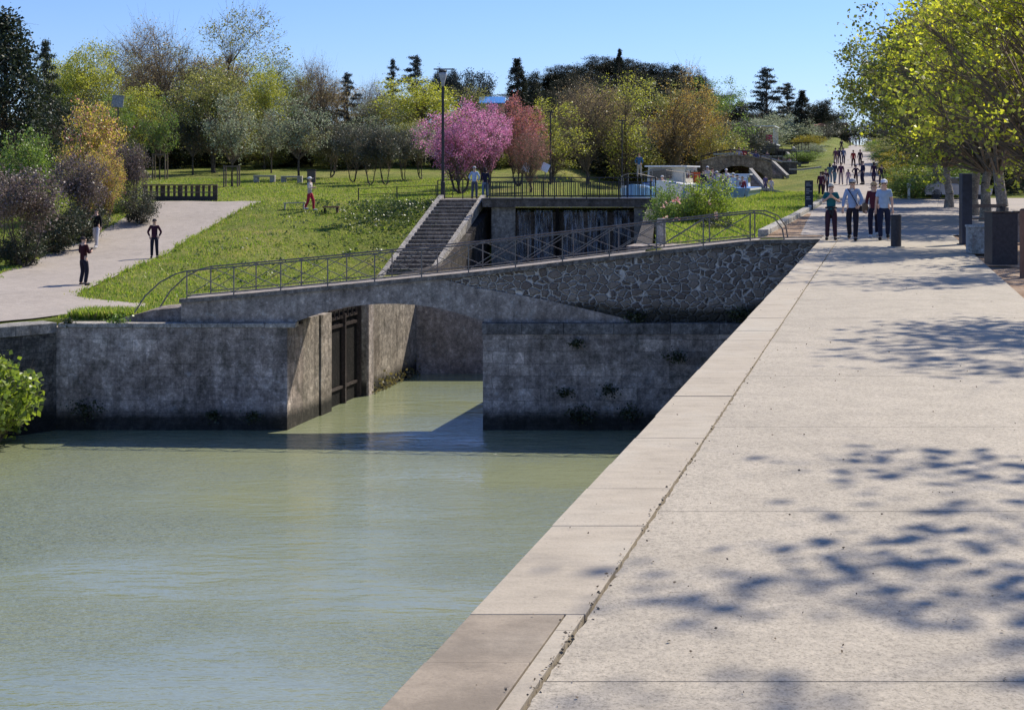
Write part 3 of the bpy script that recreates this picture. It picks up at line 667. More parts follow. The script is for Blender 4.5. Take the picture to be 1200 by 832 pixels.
b = MB(); b.add([(U(-12.3,74.2),74.2,-5),(U(-7.85,45.3),45.3,-5),(U(-7.35,45.3),45.3,-5),(U(-11.8,74.2),74.2,-5),(U(-12.3,74.2),74.2,.10),(U(-7.85,45.3),45.3,-.30),(U(-7.35,45.3),45.3,-.30),(U(-11.8,74.2),74.2,.10)], [(0,3,2,1),(4,5,6,7),(0,1,5,4),(1,2,6,5),(2,3,7,6),(3,0,4,7)]); b.build('masonry', MT['darkwall'], sr, world=True)
b = MB(); b.slab([(U(-7.9,43.85),43.85),(U(-1.2,43.85),43.85),(U(-1.2,45.29),45.29),(U(-7.9,45.29),45.29)], -5, -.30)
b.build('base_masonry', MT['concrete'], sr, world=True)
# walkway slab
wk = empty('walkway', (X(660,74),74,.4), 'dark concrete walkway slab across the upper lock gate above the waterfall', 'footbridge')
b = MB(); b.slab([(X(566,73.9),73.9),(X(768,73.9),73.9),(X(768,73.9)+.4,76.7),(X(566,73.9)-.2,76.7)], .18, .56); b.build('slab', MT['slabcon'], wk, world=True)
b = MB(); b.slab([(X(566,73.9),73.86),(X(768,73.9),73.86),(X(768,73.9)+.4,76.72),(X(566,73.9)-.2,76.72)], .562, .63); b.build('edge_plate', MT['darksteel'], wk, world=True)
def balustrade(label, pts, h, dz=0, step=.11, mat=None, group='balustrades around the walkway'):
    mat = mat or MT['darksteel']; r = empty('balustrade', pts[0], label, 'railing', group)
    for a_, b_ in zip(pts[:-1], pts[1:]):
        A, B = Vector(a_), Vector(b_); L = (B-A).length; n = max(1, round(L/1.6))
        for i in range(n+1):
            p = A.lerp(B, i/n); MB().bar(p, p+Vector((0,0,h)), .06).build('post', mat, r, world=True)
        b = MB(); b.bar(A+Vector((0,0,h)), B+Vector((0,0,h)), .07, .05); b.build('handrail', mat, r, world=True)
        b = MB(); b.bar(A+Vector((0,0,.1)), B+Vector((0,0,.1)), .04); b.bar(A+Vector((0,0,h*.78)), B+Vector((0,0,h*.78)), .03)
        m = int(L/step)
        for k in range(m): p = A.lerp(B, (k+.5)/m); b.bar(p+Vector((0,0,.1)), p+Vector((0,0,h*.78)), .03)
        b.build('bars', mat, r, world=True)
x0, x1 = X(574,73.95), X(763,73.95)
balustrade('front dark steel balustrade along the walkway above the waterfall', [(x0,73.97,.63),(x1,73.97,.63)], 1.08)
balustrade('rear dark steel balustrade of the walkway, in front of the boats', [(x0-.2,76.6,.63),(x1+.5,76.6,.63)], 1.08, step=.2)
balustrade('short dark balustrade from the lamp post to the head of the stairs', [(X(513,77.5),77.5,.5),(X(574,77.5)-.1,77.3,.55)], 1.05, step=.5)
def wire_fence(label, pts, h, mat):
    r = empty('post_and_rail_fence', pts[0], label, 'fence', 'low post and rail fences')
    for a_, b_ in zip(pts[:-1], pts[1:]):
        A, B = Vector(a_), Vector(b_); n = max(1, round((B-A).length/2.2))
        for i in range(n+1):
            p = A.lerp(B, i/n); MB().bar(p-Vector((0,0,.1)), p+Vector((0,0,h)), .06).build('post', mat, r, world=True)
        for k in (.95,.5): MB().bar(A+Vector((0,0,h*k)), B+Vector((0,0,h*k)), .03).build('rail', mat, r, world=True)
wire_fence('thin low rail fence on the grass crest left of the stairs', [(X(420,79),79,gz(X(420,79),79)),(X(511,78),78,gz(X(511,78),78))], .75, MT['darksteel'])
# staircase
st = empty('stone_staircase', (U(-22.3,68),68,-2.6), 'stone staircase with pale sloping edges climbing from the bridge to the walkway', 'stairs')
ns = 19; y0, z0, y1, z1 = 67.0, -2.75, 75.3, .52
b = MB()
for i in range(ns):
    ya, yb = y0+(y1-y0)*i/ns, y0+(y1-y0)*(i+1)/ns; zz = z0+(z1-z0)*(i+1)/ns
    b.slab([(U(-23.3,ya),ya),(U(-21.35,ya),ya),(U(-21.35,yb+.02),yb+.02),(U(-23.3,yb+.02),yb+.02)], zz-.9, zz)
b.build('steps', m_stone('step_stone', [(.17,.13,.10), (.24,.19,.15), (.31,.25,.20)], 1.5), st, world=True)
b = MB()
for i in range(ns):
    ya = y0+(y1-y0)*i/ns; zz = z0+(z1-z0)*(i+1)/ns
    b.slab([(U(-23.3,ya-.04),ya-.04),(U(-21.35,ya-.04),ya-.04),(U(-21.35,ya+.10),ya+.10),(U(-23.3,ya+.10),ya+.10)], zz+.002, zz+.03)
b.build('nosings', MT['ledge'], st, world=True)
for u0, u1 in ((-23.58,-23.31),(-21.34,-21.10)):
    b = MB(); ya, yb = y0-1.2, y1+.3; za, zb_ = z0-.42, z1+.16
    b.add([(U(u0,ya),ya,za-.4),(U(u1,ya),ya,za-.4),(U(u1,yb),yb,zb_-.4),(U(u0,yb),yb,zb_-.4),(U(u0,ya),ya,za+.1),(U(u1,ya),ya,za+.1),(U(u1,yb),yb,zb_+.1),(U(u0,yb),yb,zb_+.1)],
          [(0,3,2,1),(4,5,6,7),(0,1,5,4),(1,2,6,5),(2,3,7,6),(3,0,4,7)])
    b.build('sloping_kerb', MT['ledge'], st, world=True)
b = MB(); b.slab([(U(-24,75.3),75.3),(X(566,75.3),75.3),(X(566,77),78.2),(U(-24,78.2),78.2)], .0, .56)
b.build('landing', MT['concrete'], st, world=True)
b = MB(); b.box((X(775,45.5),45.5,-.25), (.28,.22,1.5), top=.9)
tag(b.build('stone_post', MT['stoneblock'], bevel=.02), 'pale upright stone post behind the bridge railing below the rose bush', 'post')
# small terrace steps behind the rose bush
ts = empty('terrace_steps', (X(810,58),58,-1.2), 'short flight of grey steps half hidden behind the bridge railing and rose bush', 'stairs')
for i in range(6):
    b = MB(); b.slab([(X(785,56),56+i*.45),(X(858,56),56+i*.45),(X(858,56),57+i*.45),(X(785,56),57+i*.45)], -1.6, -1.25+i*.2); b.build('step', MT['ledge'], ts, world=True)

# ------------------------------------------------------------------ upper basin, far locks
bw = empty('basin_wall', (U(-10.4,88),88,.4), 'pale low stone edge of the upper basin in front of the boats and stairs', 'wall')
b = MB(); b.slab([(U(-10.45,77.2),77.2),(U(-10.0,77.2),77.2),(U(-10.0,100.2),100.2),(U(-10.45,100.2),100.2)], -2, .72); b.build('masonry', MT['concrete'], bw, world=True)
b = MB(); b.slab([(U(-10.5,77.2),77.2),(U(-9.9,77.2),77.2),(U(-9.9,100.2),100.2),(U(-10.5,100.2),100.2)], .722, .82); b.build('coping', MT['stoneblock'], bw, world=True)
def fence_bars(): pass
# second lock bridge over the far end of the basin
Yb = 116.0
def Xb(px): return (px-600)/F*Yb
def Zb(py): return H0-(py-HOR)/F*Yb
sb = empty('lock_bridge', (Xb(870),Yb,Zb(205)), 'brown stone arched lock bridge behind the boats with a pale curved parapet', 'bridge')
topb = [(822,190),(840,185),(858,182.5),(876,183.5),(892,187),(904,192)]
archb = [(899,212),(893,204),(883,198),(870,194.5),(857,195),(846,199),(838,206),(836,214)]
b = MB(); b.prism([(Xb(826),Zb(214))]+[(Xb(p),Zb(q)) for p,q in topb]+[(Xb(906),Zb(207)),(Xb(903),Zb(209))]+[(Xb(p),Zb(q)) for p,q in archb], Yb, Yb+4)
b.build('arch_face', m_stone('brown_masonry', [(.22,.16,.12), (.30,.225,.17), (.38,.30,.235)], 1.2, True, None, 0, (.6,.3), .5), sb, world=True)
b = MB(); cpts = topb
for (p0,q0),(p1,q1) in zip(cpts[:-1], cpts[1:]): b.prism([(Xb(p0),Zb(q0)+.003),(Xb(p1),Zb(q1)+.003),(Xb(p1),Zb(q1-1.3)),(Xb(p0),Zb(q0-1.3))], Yb-.1, Yb+.4)
b.build('coping', MT['concrete'], sb, world=True)
b = MB(); tp = [(Xb(p),Yb+4.2,Zb(q)) for p,q in ((846,178.5),(866,174.5),(880,177),(900,182.5),(928,189.5))]
b.tube(tp, .11, 6); b.build('parapet_rail', MT['stoneblock'], sb, world=True)
b = MB(); tp2 = [(Xb(p),Yb+.2,Zb(q-6.5)) for p,q in topb]; b.tube(tp2, .05, 5)
for (p,q) in topb:
    b.bar((Xb(p),Yb+.2,Zb(q)),(Xb(p),Yb+.2,Zb(q-6.5)),.07)
b.build('hand_railing', MT['darksteel'], sb, world=True)
b = MB(); b.prism([(Xb(836),Zb(216)),(Xb(838),Zb(192)),(Xb(915),Zb(197)),(Xb(915),Zb(216))], Yb+4.4, Yb+6)  # dark block added behind the arch, its colour stands in for shade in the opening
b.build('arch_shade_block', MT['darkwall'], sb, world=True)
# side stairs climbing beside each lock, and the terrace walls between them
lab = ['lowest and widest flight of lockside steps, just right of the tour boat', 'second flight of lockside steps up the hill, right of the lock bridge', 'third flight of lockside steps up the hill, above the lock bridge', 'uppermost small flight of lockside steps, near the top boat']
for i, (pxa, pxb, pyb, pyt, Y_) in enumerate(((873,896,226,207,100),(898,919,208,195,122),(917,934,194,184,150),(928,940,184,177,175))):
    xa_, xb__ = X(pxa,Y_), X(pxb,Y_); za_ = H0-(pyb-HOR)/F*Y_; zb__ = H0-(pyt-HOR)/F*Y_
    s = empty('lockside_stairs', (xa_,Y_,za_), lab[i], 'stairs', 'stairs beside the far locks')
    n = 7; b = MB()
    for k in range(n):
        yy = Y_+k*.5; b.slab([(xa_,yy),(xb__,yy),(xb__,Y_+n*.5),(xa_,Y_+n*.5)], (za_-.8 if k == 0 else za_+(zb__-za_)*k/n-.05), za_+(zb__-za_)*(k+1)/n)
    b.build('steps', MT['concrete'], s, world=True)
    b = MB()
    for k in range(n): yy = Y_+k*.5; b.slab([(xa_,yy-.03),(xb__,yy-.03),(xb__,yy+.14),(xa_,yy+.14)], za_+(zb__-za_)*(k+1)/n+.002, za_+(zb__-za_)*(k+1)/n+.05)
    b.build('nosings', MT['ledge'], s, world=True)
    b = MB(); b.bar((xb__+.2,Y_-.6,za_+.05),(xb__-.35,Y_+n*.5+.3,zb__+.45),.24,.30); b.build('sloping_kerb', MT['stoneblock'], s, world=True)
for i, (pts_, lb) in enumerate(((((858,219.5),(900,222),(945,233)), 'pale curved stone edge in the grass below the lowest lockside steps'),
                                (((925,198.5),(938,199),(962,196)), 'short pale stone edge in the grass beside the second lockside steps'),
                                (((836,181),(860,180)), 'pale coping slab on top of the lock bridge, left end'),
                                (((905,184.5),(925,184.5)), 'thin pale stone edge beside the third lockside steps'))):
    Y_ = (98,124,112,150)[i]; r = empty('stone_edging', (X(pts_[0][0],Y_),Y_,H0-(pts_[0][1]-HOR)/F*Y_), lb, 'stone edge')
    b = MB()
    for (p0,q0),(p1,q1) in zip(pts_[:-1], pts_[1:]):
        b.bar((X(p0,Y_),Y_,H0-(q0-HOR)/F*Y_),(X(p1,Y_)+.02,Y_,H0-(q1-HOR)/F*Y_),.35,.14)
    b.build('stones', MT['stoneblock'], r, world=True)
b = MB(); xs_, Yq = (878,942), 168.0
fw = empty('lock_quay', (X(878,Yq),Yq,3.5), 'dark far lock wall under the uppermost boat', 'wall')
b.slab([(X(868,Yq),Yq),(X(945,Yq),Yq),(X(948,Yq+6),Yq+6),(X(868,Yq+6),Yq+6)], 1.5, H0-(177-HOR)/F*Yq); b.build('masonry', MT['darkwall'], fw, world=True)
b = MB(); b.slab([(X(868,Yq),Yq-.1),(X(945,Yq),Yq-.1),(X(945,Yq),Yq+.3),(X(868,Yq),Yq+.3)], H0-(177-HOR)/F*Yq+.003, H0-(176-HOR)/F*Yq+.1); b.build('coping', MT['concrete'], fw, world=True)

for (Y_, pa, pb, qt, qb, lb) in ((130,906,934,190.5,199,'dark stone terrace wall right of the second flight of lockside steps'), (141,880,917,184,192,'dark stone terrace wall above the lock bridge'), (158,928,948,178,186,'small dark terrace wall beside the uppermost flight')):
    r_ = empty('terrace_wall', (X(pa,Y_),Y_,H0-(qb-HOR)/F*Y_), lb, 'wall', 'terrace walls of the far locks')
    za_, zb__ = H0-(qb-HOR)/F*Y_-.8, H0-(qt-HOR)/F*Y_
    b = MB(); b.slab([(X(pa,Y_),Y_),(X(pb,Y_),Y_),(X(pb,Y_),Y_+2.5),(X(pa,Y_),Y_+2.5)], za_, zb__); b.build('masonry', MT['slabcon'], r_, world=True)
    b = MB(); b.slab([(X(pa,Y_)-.05,Y_-.05),(X(pb,Y_)+.05,Y_-.05),(X(pb,Y_)+.05,Y_+.4),(X(pa,Y_)-.05,Y_+.4)], zb__+.002, zb__+.12); b.build('coping', MT['stoneblock'], r_, world=True)
    b = MB()
    for k in range(6): xk = X(pa,Y_)+(X(pb,Y_)-X(pa,Y_))*k/5; b.bar((xk,Y_+.2,zb__+.1),(xk,Y_+.2,zb__+1.0),.05)
    b.bar((X(pa,Y_),Y_+.2,zb__+1.0),(X(pb,Y_),Y_+.2,zb__+1.0),.06); b.build('railing', MT['darksteel'], r_, world=True)
# ------------------------------------------------------------------ vegetation
def np_mesh(name, V, Fq, mat, smooth=False):
    me = bpy.data.meshes.new(name); V = np.asarray(V, np.float32); Fq = np.asarray(Fq, np.int32); k = Fq.shape[1]
    me.vertices.add(len(V)); me.vertices.foreach_set('co', V.ravel())
    me.loops.add(Fq.size); me.loops.foreach_set('vertex_index', Fq.ravel())
    me.polygons.add(len(Fq)); me.polygons.foreach_set('loop_start', np.arange(0, Fq.size, k, dtype=np.int32))
    try: me.polygons.foreach_set('loop_total', np.full(len(Fq), k, np.int32))
    except Exception: pass
    if smooth: me.polygons.foreach_set('use_smooth', np.ones(len(Fq), bool))
    me.update(calc_edges=True); me.validate(); me.materials.append(mat); return me
def leaf_quads(C, size, rng, aspect=.6, up=.0, svar=.4):
    n = len(C); d = rng.normal(size=(n,3)); d[:,2] *= (1-up); d /= np.linalg.norm(d,axis=1,keepdims=True)+1e-9
    e_ = rng.normal(size=(n,3)); e_ -= (e_*d).sum(1,keepdims=True)*d; e_ /= np.linalg.norm(e_,axis=1,keepdims=True)+1e-9
    nrm = np.cross(d, e_)
    s = (size*(1+svar*rng.uniform(-1,1,n)))[:,None]
    a_ = C - d*s*.5; b_ = C + e_*s*aspect*.5 + nrm*s*.12; c_ = C + d*s*.5; f_ = C - e_*s*aspect*.5 + nrm*s*.12
    V = np.stack([a_,b_,c_,f_],1).reshape(-1,3); Q = np.arange(4*n).reshape(-1,4); return V, Q
def tubes_np(segs, n=3):
    """segs: list of (p0, p1, r0, r1)"""
    A = np.array([s[0] for s in segs]); B = np.array([s[1] for s in segs]); r0 = np.array([s[2] for s in segs]); r1 = np.array([s[3] for s in segs])
    d = B-A; d /= np.linalg.norm(d,axis=1,keepdims=True)+1e-9
    h = np.tile([0.,0.,1.],(len(A),1)); h[np.abs(d[:,2])>.9] = [0,1,0]
    x = np.cross(d,h); x /= np.linalg.norm(x,axis=1,keepdims=True)+1e-9; y = np.cross(d,x)
    P = []
    for C_, r_ in ((A,r0),(B,r1)):
        for k in range(n): t = 2*math.pi*k/n; P.append(C_ + (x*math.cos(t)+y*math.sin(t))*r_[:,None])
    V = np.stack(P,1).reshape(-1,3); m = len(A); base = np.arange(m)[:,None]*2*n
    Q = np.concatenate([base + np.array([[k,(k+1)%n,n+(k+1)%n,n+k]]) for k in range(n)],0); return V, Q
def crown_points(kind, n, rng, H, Wd, base):
    """clump centres inside the crown, heavier towards the outside, with an uneven outline"""
    lob = rng.normal(size=(7,3)); lob /= np.linalg.norm(lob,axis=1,keepdims=True); amp = rng.uniform(-.55,.5,7)
    d = rng.normal(size=(n*2,3)); d /= np.linalg.norm(d,axis=1,keepdims=True)
    r_ = rng.uniform(0,1,n*2)**.42
    f = 1 + sum(a_*np.clip((d@l),0,1)**3 for a_, l in zip(amp, lob))
    p = d*(r_*f)[:,None]
    cz = (H+base)/2; hz_ = (H-base)/2
    if kind == 'column':
        t = rng.uniform(0,1,n); th = rng.uniform(0,2*math.pi,n); rad = Wd/2*np.sqrt(np.clip(np.sin(math.pi*np.clip(t*.93+.07,0,1))**.6,0,1))*rng.uniform(.35,1,n)**.5*np.where(t>.75,(1.03-t)/.28,1)
        return np.stack([rad*np.cos(th), rad*np.sin(th), base+(H-base)*t],1)
    if kind == 'cone':
        t = rng.uniform(0,1,n)**1.2; th = rng.uniform(0,2*math.pi,n); rad = Wd/2*(1-t)**.7*rng.uniform(.2,1,n)**.5
        return np.stack([rad*np.cos(th), rad*np.sin(th), base+(H-base)*t],1)
    if kind == 'cedar':
        out = []
        for k in range(46):
            t = ((k+rng.uniform(0,1))/46)**.9; z = base+(H-base)*t; R_ = Wd/2*(1-t**1.6*.85)*rng.uniform(.45,1.1); th = rng.uniform(0,2*math.pi)
            m = max(3, int(n/46*R_/(Wd/2)*2.0)); q_ = rng.uniform(.12,1,m)**.8; sl_ = rng.uniform(-.02,.16); w_ = rng.normal(0,.22,m)
            out.append(np.stack([R_*q_*np.cos(th+w_), R_*q_*np.sin(th+w_), z+R_*q_*sl_+rng.normal(0,.006*H,m)],1))
        return np.concatenate(out)
    if kind == 'umbrella':
        p = p[:n]; z = np.abs(p[:,2])*hz_*1.6 + base + (1-np.hypot(p[:,0],p[:,1])**2)*hz_*.3
        return np.stack([p[:,0]*Wd/2, p[:,1]*Wd/2, np.minimum(z,H)],1)
    if kind == 'vase':
        p = p[:n]; z = cz+p[:,2]*hz_; k = .55+.45*np.clip((z-base)/(H-base)*1.6,0,1)
        return np.stack([p[:,0]*Wd/2*k, p[:,1]*Wd/2*k, z],1)
    p = p[:n]; return np.stack([p[:,0]*Wd/2, p[:,1]*Wd/2, cz+p[:,2]*hz_],1)
def tree_meshes(kind, H, Wd, base, leaf, nclump, per, lsize, spread, seed, twigs=2, bark=None, trunk_r=None, stems=1, mat_twig=True, aspect=.6, brmat=None, lean=0.0):
    rng = np.random.default_rng(seed); C = crown_points(kind, nclump, rng, H, Wd, base)
    if kind in ('round','vase') and Wd > 2.7:      # gaps between the limbs
        q_ = rng.normal(size=(3,3))*4.2/Wd; ph = rng.uniform(0,6.28,3); w_ = np.sin(C@q_.T+ph).sum(1); C = C[w_ > -1.05]
    n = len(C); k = rng.poisson(per, n)*(rng.uniform(0,1,n) > .06)
    L = np.repeat(C, k, 0); flatz = .35 if kind in ('cedar',) else .8
    L = L + rng.normal(size=L.shape)*np.array([spread,spread,spread*flatz])
    L[:,2] = np.maximum(L[:,2], .03)
    V, Q = leaf_quads(L, lsize, rng, aspect, .3 if kind != 'column' else 0)
    crown = np_mesh('crown', V, Q, LM[leaf])
    # trunk and limbs
    segs = []; tr = trunk_r or H*.018; roots = []
    for s_ in range(stems):
        a_ = rng.uniform(0,2*math.pi); o = np.array([math.cos(a_),math.sin(a_),0])*(Wd*.06 if stems > 1 else 0)
        topz = H*(.93 if kind in ('column','cone','cedar') else .62); n_ = 9
        pts = [o*(1+3*j/n_) + np.array([rng.normal(0,.006*H)*(j>0)+lean*H*(j/n_)**1.5, rng.normal(0,.006*H)*(j>0), topz*j/n_]) for j in range(n_+1)]
        pts[0] = np.array([0.,0.,0.])
        rad = [tr/(stems**.5)*(1.25 if j == 0 else 1-.78*j/n_) for j in range(n_+1)]
        roots.append((pts, rad))
        for j in range(n_): segs.append((pts[j], pts[j+1], rad[j], rad[j+1]))
    tv, tq = tubes_np(segs, 8)
    tsegs = []
    idx = rng.permutation(n)[:min(n, 240)]
    for i in idx:
        c = C[i]; pts, rad = roots[rng.integers(len(roots))]
        zt = max(base*.75, c[2] - np.hypot(c[0],c[1])*rng.uniform(.5,1.3)-H*.03); zt = min(zt, pts[-1][2])
        j = int(np.clip(zt/pts[-1][2]*9, 0, 8)); tt = zt/pts[-1][2]*9-j; p0 = pts[j]*(1-tt)+pts[j+1]*tt
        r0 = min(rad[j]*.42, .02*H)*rng.uniform(.5,1); m = p0*.45+c*.55; m = m + np.array([0,0,(.04 if kind!='cedar' else -.0)*H]) + rng.normal(0,.015*H,3)
        tsegs += [(p0,m,r0,r0*.6),(m,c,r0*.6,max(.12*r0,.004))]
        for _ in range(twigs):
            e_ = c + rng.normal(size=3)*spread*1.5 + np.array([0,0,spread*.5]); q_ = m*.35+c*.65
            tsegs.append((q_, e_, max(r0*.25,.008), .004))
    bv, bq = tubes_np(tsegs, 3) if tsegs else (np.zeros((0,3)), np.zeros((0,4),int))
    trunk = np_mesh('trunk', tv, tq, bark or MT['darkbark'], True)
    br_ = np_mesh('branches', bv, bq, brmat or MT['twig'])
    return trunk, br_, crown
def plant(meshes, name, label, cat, group, loc, rz=0, sc=(1,1,1), crown_mat=None):
    r = empty(name, loc, label, cat, group, rz, sc)
    tr, br_, cr = meshes
    link_mesh('trunk' , tr, r); link_mesh('branches', br_, r)
    c = link_mesh('crown' if 'shrub' not in name and 'bush' not in name and 'hedge' not in name else 'foliage', cr, r)
    if crown_mat: c.material_slots[0].link = 'OBJECT'; c.material_slots[0].material = LM[crown_mat]
    return r
# templates with height 10, width as given; scaled per tree
TP = {}
def tpl(key, *a_, **k_):
    if key not in TP: TP[key] = tree_meshes(*a_, **k_)
    return TP[key]
def T(kind):
    if kind == 'broadA': return tpl(kind,'round',10,8,2.0,'yellowgreen',210,60,.17,.38,11), 10, 8
    if kind == 'broadB': return tpl(kind,'round',10,7,1.6,'green',210,62,.17,.38,12), 10, 7
    if kind == 'bareA': return tpl(kind,'vase',10,7.5,1.5,'brown',420,13,.13,.45,13,12), 10, 7.5
    if kind == 'bareB': return tpl(kind,'vase',10,8,1.6,'goldbrown',260,24,.14,.38,14,9), 10, 8
    if kind == 'halfA': return tpl(kind,'vase',10,7.5,1.4,'olivegreen',230,34,.15,.38,15,8), 10, 7.5
    if kind == 'halfB': return tpl(kind,'round',10,6.5,1.2,'yellowgreen',190,38,.15,.36,16,7), 10, 6.5
    if kind == 'darkA': return tpl(kind,'cone',10,7.0,.6,'dark',420,46,.20,.36,17,1), 10, 7
    if kind == 'cedar': return tpl(kind,'cedar',10,8,2.0,'bluecedar',260,60,.16,.26,18,1), 10, 8
    if kind == 'cypress': return tpl(kind,'column',10,2.2,.3,'darkpine',260,50,.17,.16,19,0), 10, 2.2
    if kind == 'umbrella': return tpl(kind,'umbrella',10,13,5.5,'darkpine',420,60,.26,.42,20,1), 10, 13
    if kind == 'darkround': return tpl(kind,'round',10,9,.8,'darkpine',460,52,.24,.46,21,1), 10, 9
    if kind == 'judas': return tpl(kind,'vase',5,6.0,.9,'pink',260,58,.10,.20,22,7,stems=4,trunk_r=.16), 5, 6
    if kind == 'judasY': return tpl(kind,'vase',5,5.0,.4,'judas',180,46,.12,.22,23,7,stems=4,trunk_r=.10), 5, 5
    if kind == 'small': return tpl(kind,'round',4,3.2,1.3,'silver',120,40,.10,.19,24,6,trunk_r=.07), 4, 3
    if kind == 'smallB': return tpl(kind,'round',4,3.2,1.2,'laurel',130,42,.11,.20,25,5,stems=3,trunk_r=.09), 4, 3.2
    if kind == 'shrub': return tpl(kind,'round',2,2.4,.0,'laurel',190,44,.09,.15,26,2,stems=3,trunk_r=.04), 2, 2.4
    if kind == 'shrubB': return tpl(kind,'round',2,2.6,-.2,'photinia',200,44,.09,.15,27,3,stems=4,trunk_r=.04), 2, 2.6
    if kind == 'photinia': return tpl(kind,'round',4,3.3,1.2,'photinia',190,34,.11,.20,28,4,stems=4,trunk_r=.08), 4, 3.3
def put(kind, name, label, cat, group, px, pyb, pyt, wpx, Y, leaf=None, rz=None, z=None):
    m, Hh, Ww = T(kind); x = (px-600)/F*Y
    zb = gz(x, Y) if z is None else z
    zt = H0-(pyt-HOR)/F*Y; sc = (zt-zb)/Hh; sw_ = (wpx/F*Y)/Ww
    return plant(m, name, label, cat, group, (x, Y, zb-.03), rz if rz is not None else random.uniform(0, 6.28), (sw_, sw_, sc), leaf)
GB = 'trees on the slope behind the lawn'
for row in [
 # kind name label cat group px base top width Y leaf
 ('darkA','evergreen_tree','large dark feathery evergreen tree at the far left edge of the photo', 'tree', GB, 6,0,18,150,84,None),
 ('cedar','evergreen_tree','dark drooping evergreen leaning behind the large one at the far left', 'tree', GB, 52,0,48,70,96,'dark'),
 ('darkA','evergreen_tree','dark evergreen tree just beyond the left photo edge', 'tree', GB, -90,0,40,120,90,None),
 ('broadB','deciduous_tree','green tree farther beyond the left photo edge', 'tree', GB, -180,0,60,120,96,None),
 ('broadA','deciduous_tree','yellow green tree farthest beyond the left photo edge', 'tree', GB, -280,0,60,130,100,None),
 ('broadA','deciduous_tree','yellow green tree between the dark left evergreen and the tall bare trees', 'tree', GB, 98,0,44,92,118,None),
 ('halfA','deciduous_tree','hazy olive tree behind the yellow green one on the left', 'tree', GB, 128,0,48,80,140,None),
 ('bareA','bare_tree','tall brownish bare tree, left one of the two tallest on the skyline', 'tree', GB, 188,0,22,108,125,None),
 ('halfA','bare_tree','tallest tree on the skyline with bare upright twigs and olive foliage', 'tree', GB, 268,0,6,122,128,None),
 ('broadA','deciduous_tree','golden olive tree filling the gap under the tallest bare tree', 'tree', GB, 250,0,72,110,112,'olivegreen'),
 ('broadA','deciduous_tree','low golden tree under the brownish bare tree', 'tree', GB, 160,0,95,80,112,'yellowgreen'),
 ('broadA','deciduous_tree','bright yellow green tree right of the tallest bare tree', 'tree', GB, 310,0,72,58,118,None),
 ('halfA','deciduous_tree','greenish thin tree right of the bright yellow green one', 'tree', GB, 335,0,66,70,135,'green'),
 ('bareA','bare_tree','greyish bare tree on the skyline left of the sky gap', 'tree', GB, 376,0,66,70,130,None),
 ('cedar','cedar_tree','small dark cedar with level branches beside the greyish bare tree', 'tree', GB, 408,0,86,52,140,None),
 ('bareA','bare_tree','thin leafless tree low on the skyline at the sky gap', 'tree', GB, 432,0,92,50,140,None),
 ('halfA','deciduous_tree','grey green low tree under the sky gap', 'tree', GB, 440,0,112,75,126,'silver'),
 ('cedar','cedar_tree','dark cedar with a narrow top, left one of the pair behind the yellow tree', 'tree', GB, 461,0,70,38,190,None),
 ('cedar','cedar_tree','wide dark cedar with a jagged top behind the yellow tree', 'tree', GB, 486,0,66,62,190,None),
 ('umbrella','pine_tree','flat topped dark pine behind the lamp post', 'tree', GB, 524,0,80,50,210,'bluecedar'),
 ('darkround','pine_tree','dark rounded pine right of the lamp post top', 'tree', GB, 560,0,82,60,200,'bluecedar'),
 ('broadA','deciduous_tree','broad yellow green tree behind the lamp post', 'tree', GB, 495,0,86,130,128,None),
 ('halfA','deciduous_tree','olive tree between the yellow tree and the pink blossom', 'tree', GB, 545,0,98,80,132,None),
 ('cypress','cypress_tree','tall dark cypress left of the wooded hill', 'tree', GB, 606,0,70,24,205,None),
 ('darkround','pine_tree','dark pine beside the tall cypress', 'tree', GB, 628,0,84,44,230,'darkpine'),
 ('halfB','deciduous_tree','bright pale yellow green tree right of the pink blossom tree', 'tree', GB, 648,0,113,84,104,None),
 ('bareA','bare_tree','brown leafless tree in front of the wooded hill', 'tree', GB, 688,0,88,86,110,None),
 ('halfA','deciduous_tree','tall mottled green and grey tree in front of the wooded hill', 'tree', GB, 733,0,83,96,112,'yellowgreen'),
 ('bareB','deciduous_tree','tall golden brown tree in front of the right side of the hill', 'tree', GB, 788,0,80,104,116,None),
 ('halfB','deciduous_tree','olive brown tree between the golden brown one and the green one', 'tree', GB, 818,0,98,66,122,'goldbrown'),
 ('broadB','deciduous_tree','fresh green tree at the right end of the slope behind the boats', 'tree', GB, 850,0,98,72,130,None),
 ('halfB','deciduous_tree','small yellow tree at the foot of the fresh green one', 'tree', GB, 832,0,142,44,118,'yellow'),
 ('broadB','deciduous_tree','small dark green tree beside the lock bridge', 'tree', GB, 866,0,150,40,134,'dark'),
 ('cedar','cedar_tree','large blue grey cedar with layered branches left of the ramp', 'tree', GB, 899,0,80,78,215,None),
 ('darkround','pine_tree','dark rounded pine left of the layered blue grey cedar', 'tree', GB, 872,0,118,50,236,'darkpine'),
 ('darkround','pine_tree','low dark pine under the layered blue grey cedar', 'tree', GB, 896,0,132,54,232,'dark'),
 ('cedar','cedar_tree','lower dark cedar beside the layered one', 'tree', GB, 922,0,98,52,220,'darkpine'),
 ('cypress','cypress_tree','stout dark cypress left of the ramp', 'tree', GB, 940,0,107,20,200,None),
 ('darkround','pine_tree','distant dark pine over the stone house at the head of the ramp', 'tree', GB, 968,0,117,44,320,None),
 ('darkround','pine_tree','distant dark pine behind the stone house, left of the other', 'tree', GB, 948,0,122,40,330,None),
]:
    kind, nm, lb, ct, gr, px, _, top_, wd, Y_, lf = row; put(kind, nm, lb, ct, gr, px, 0, top_, wd, Y_, lf)
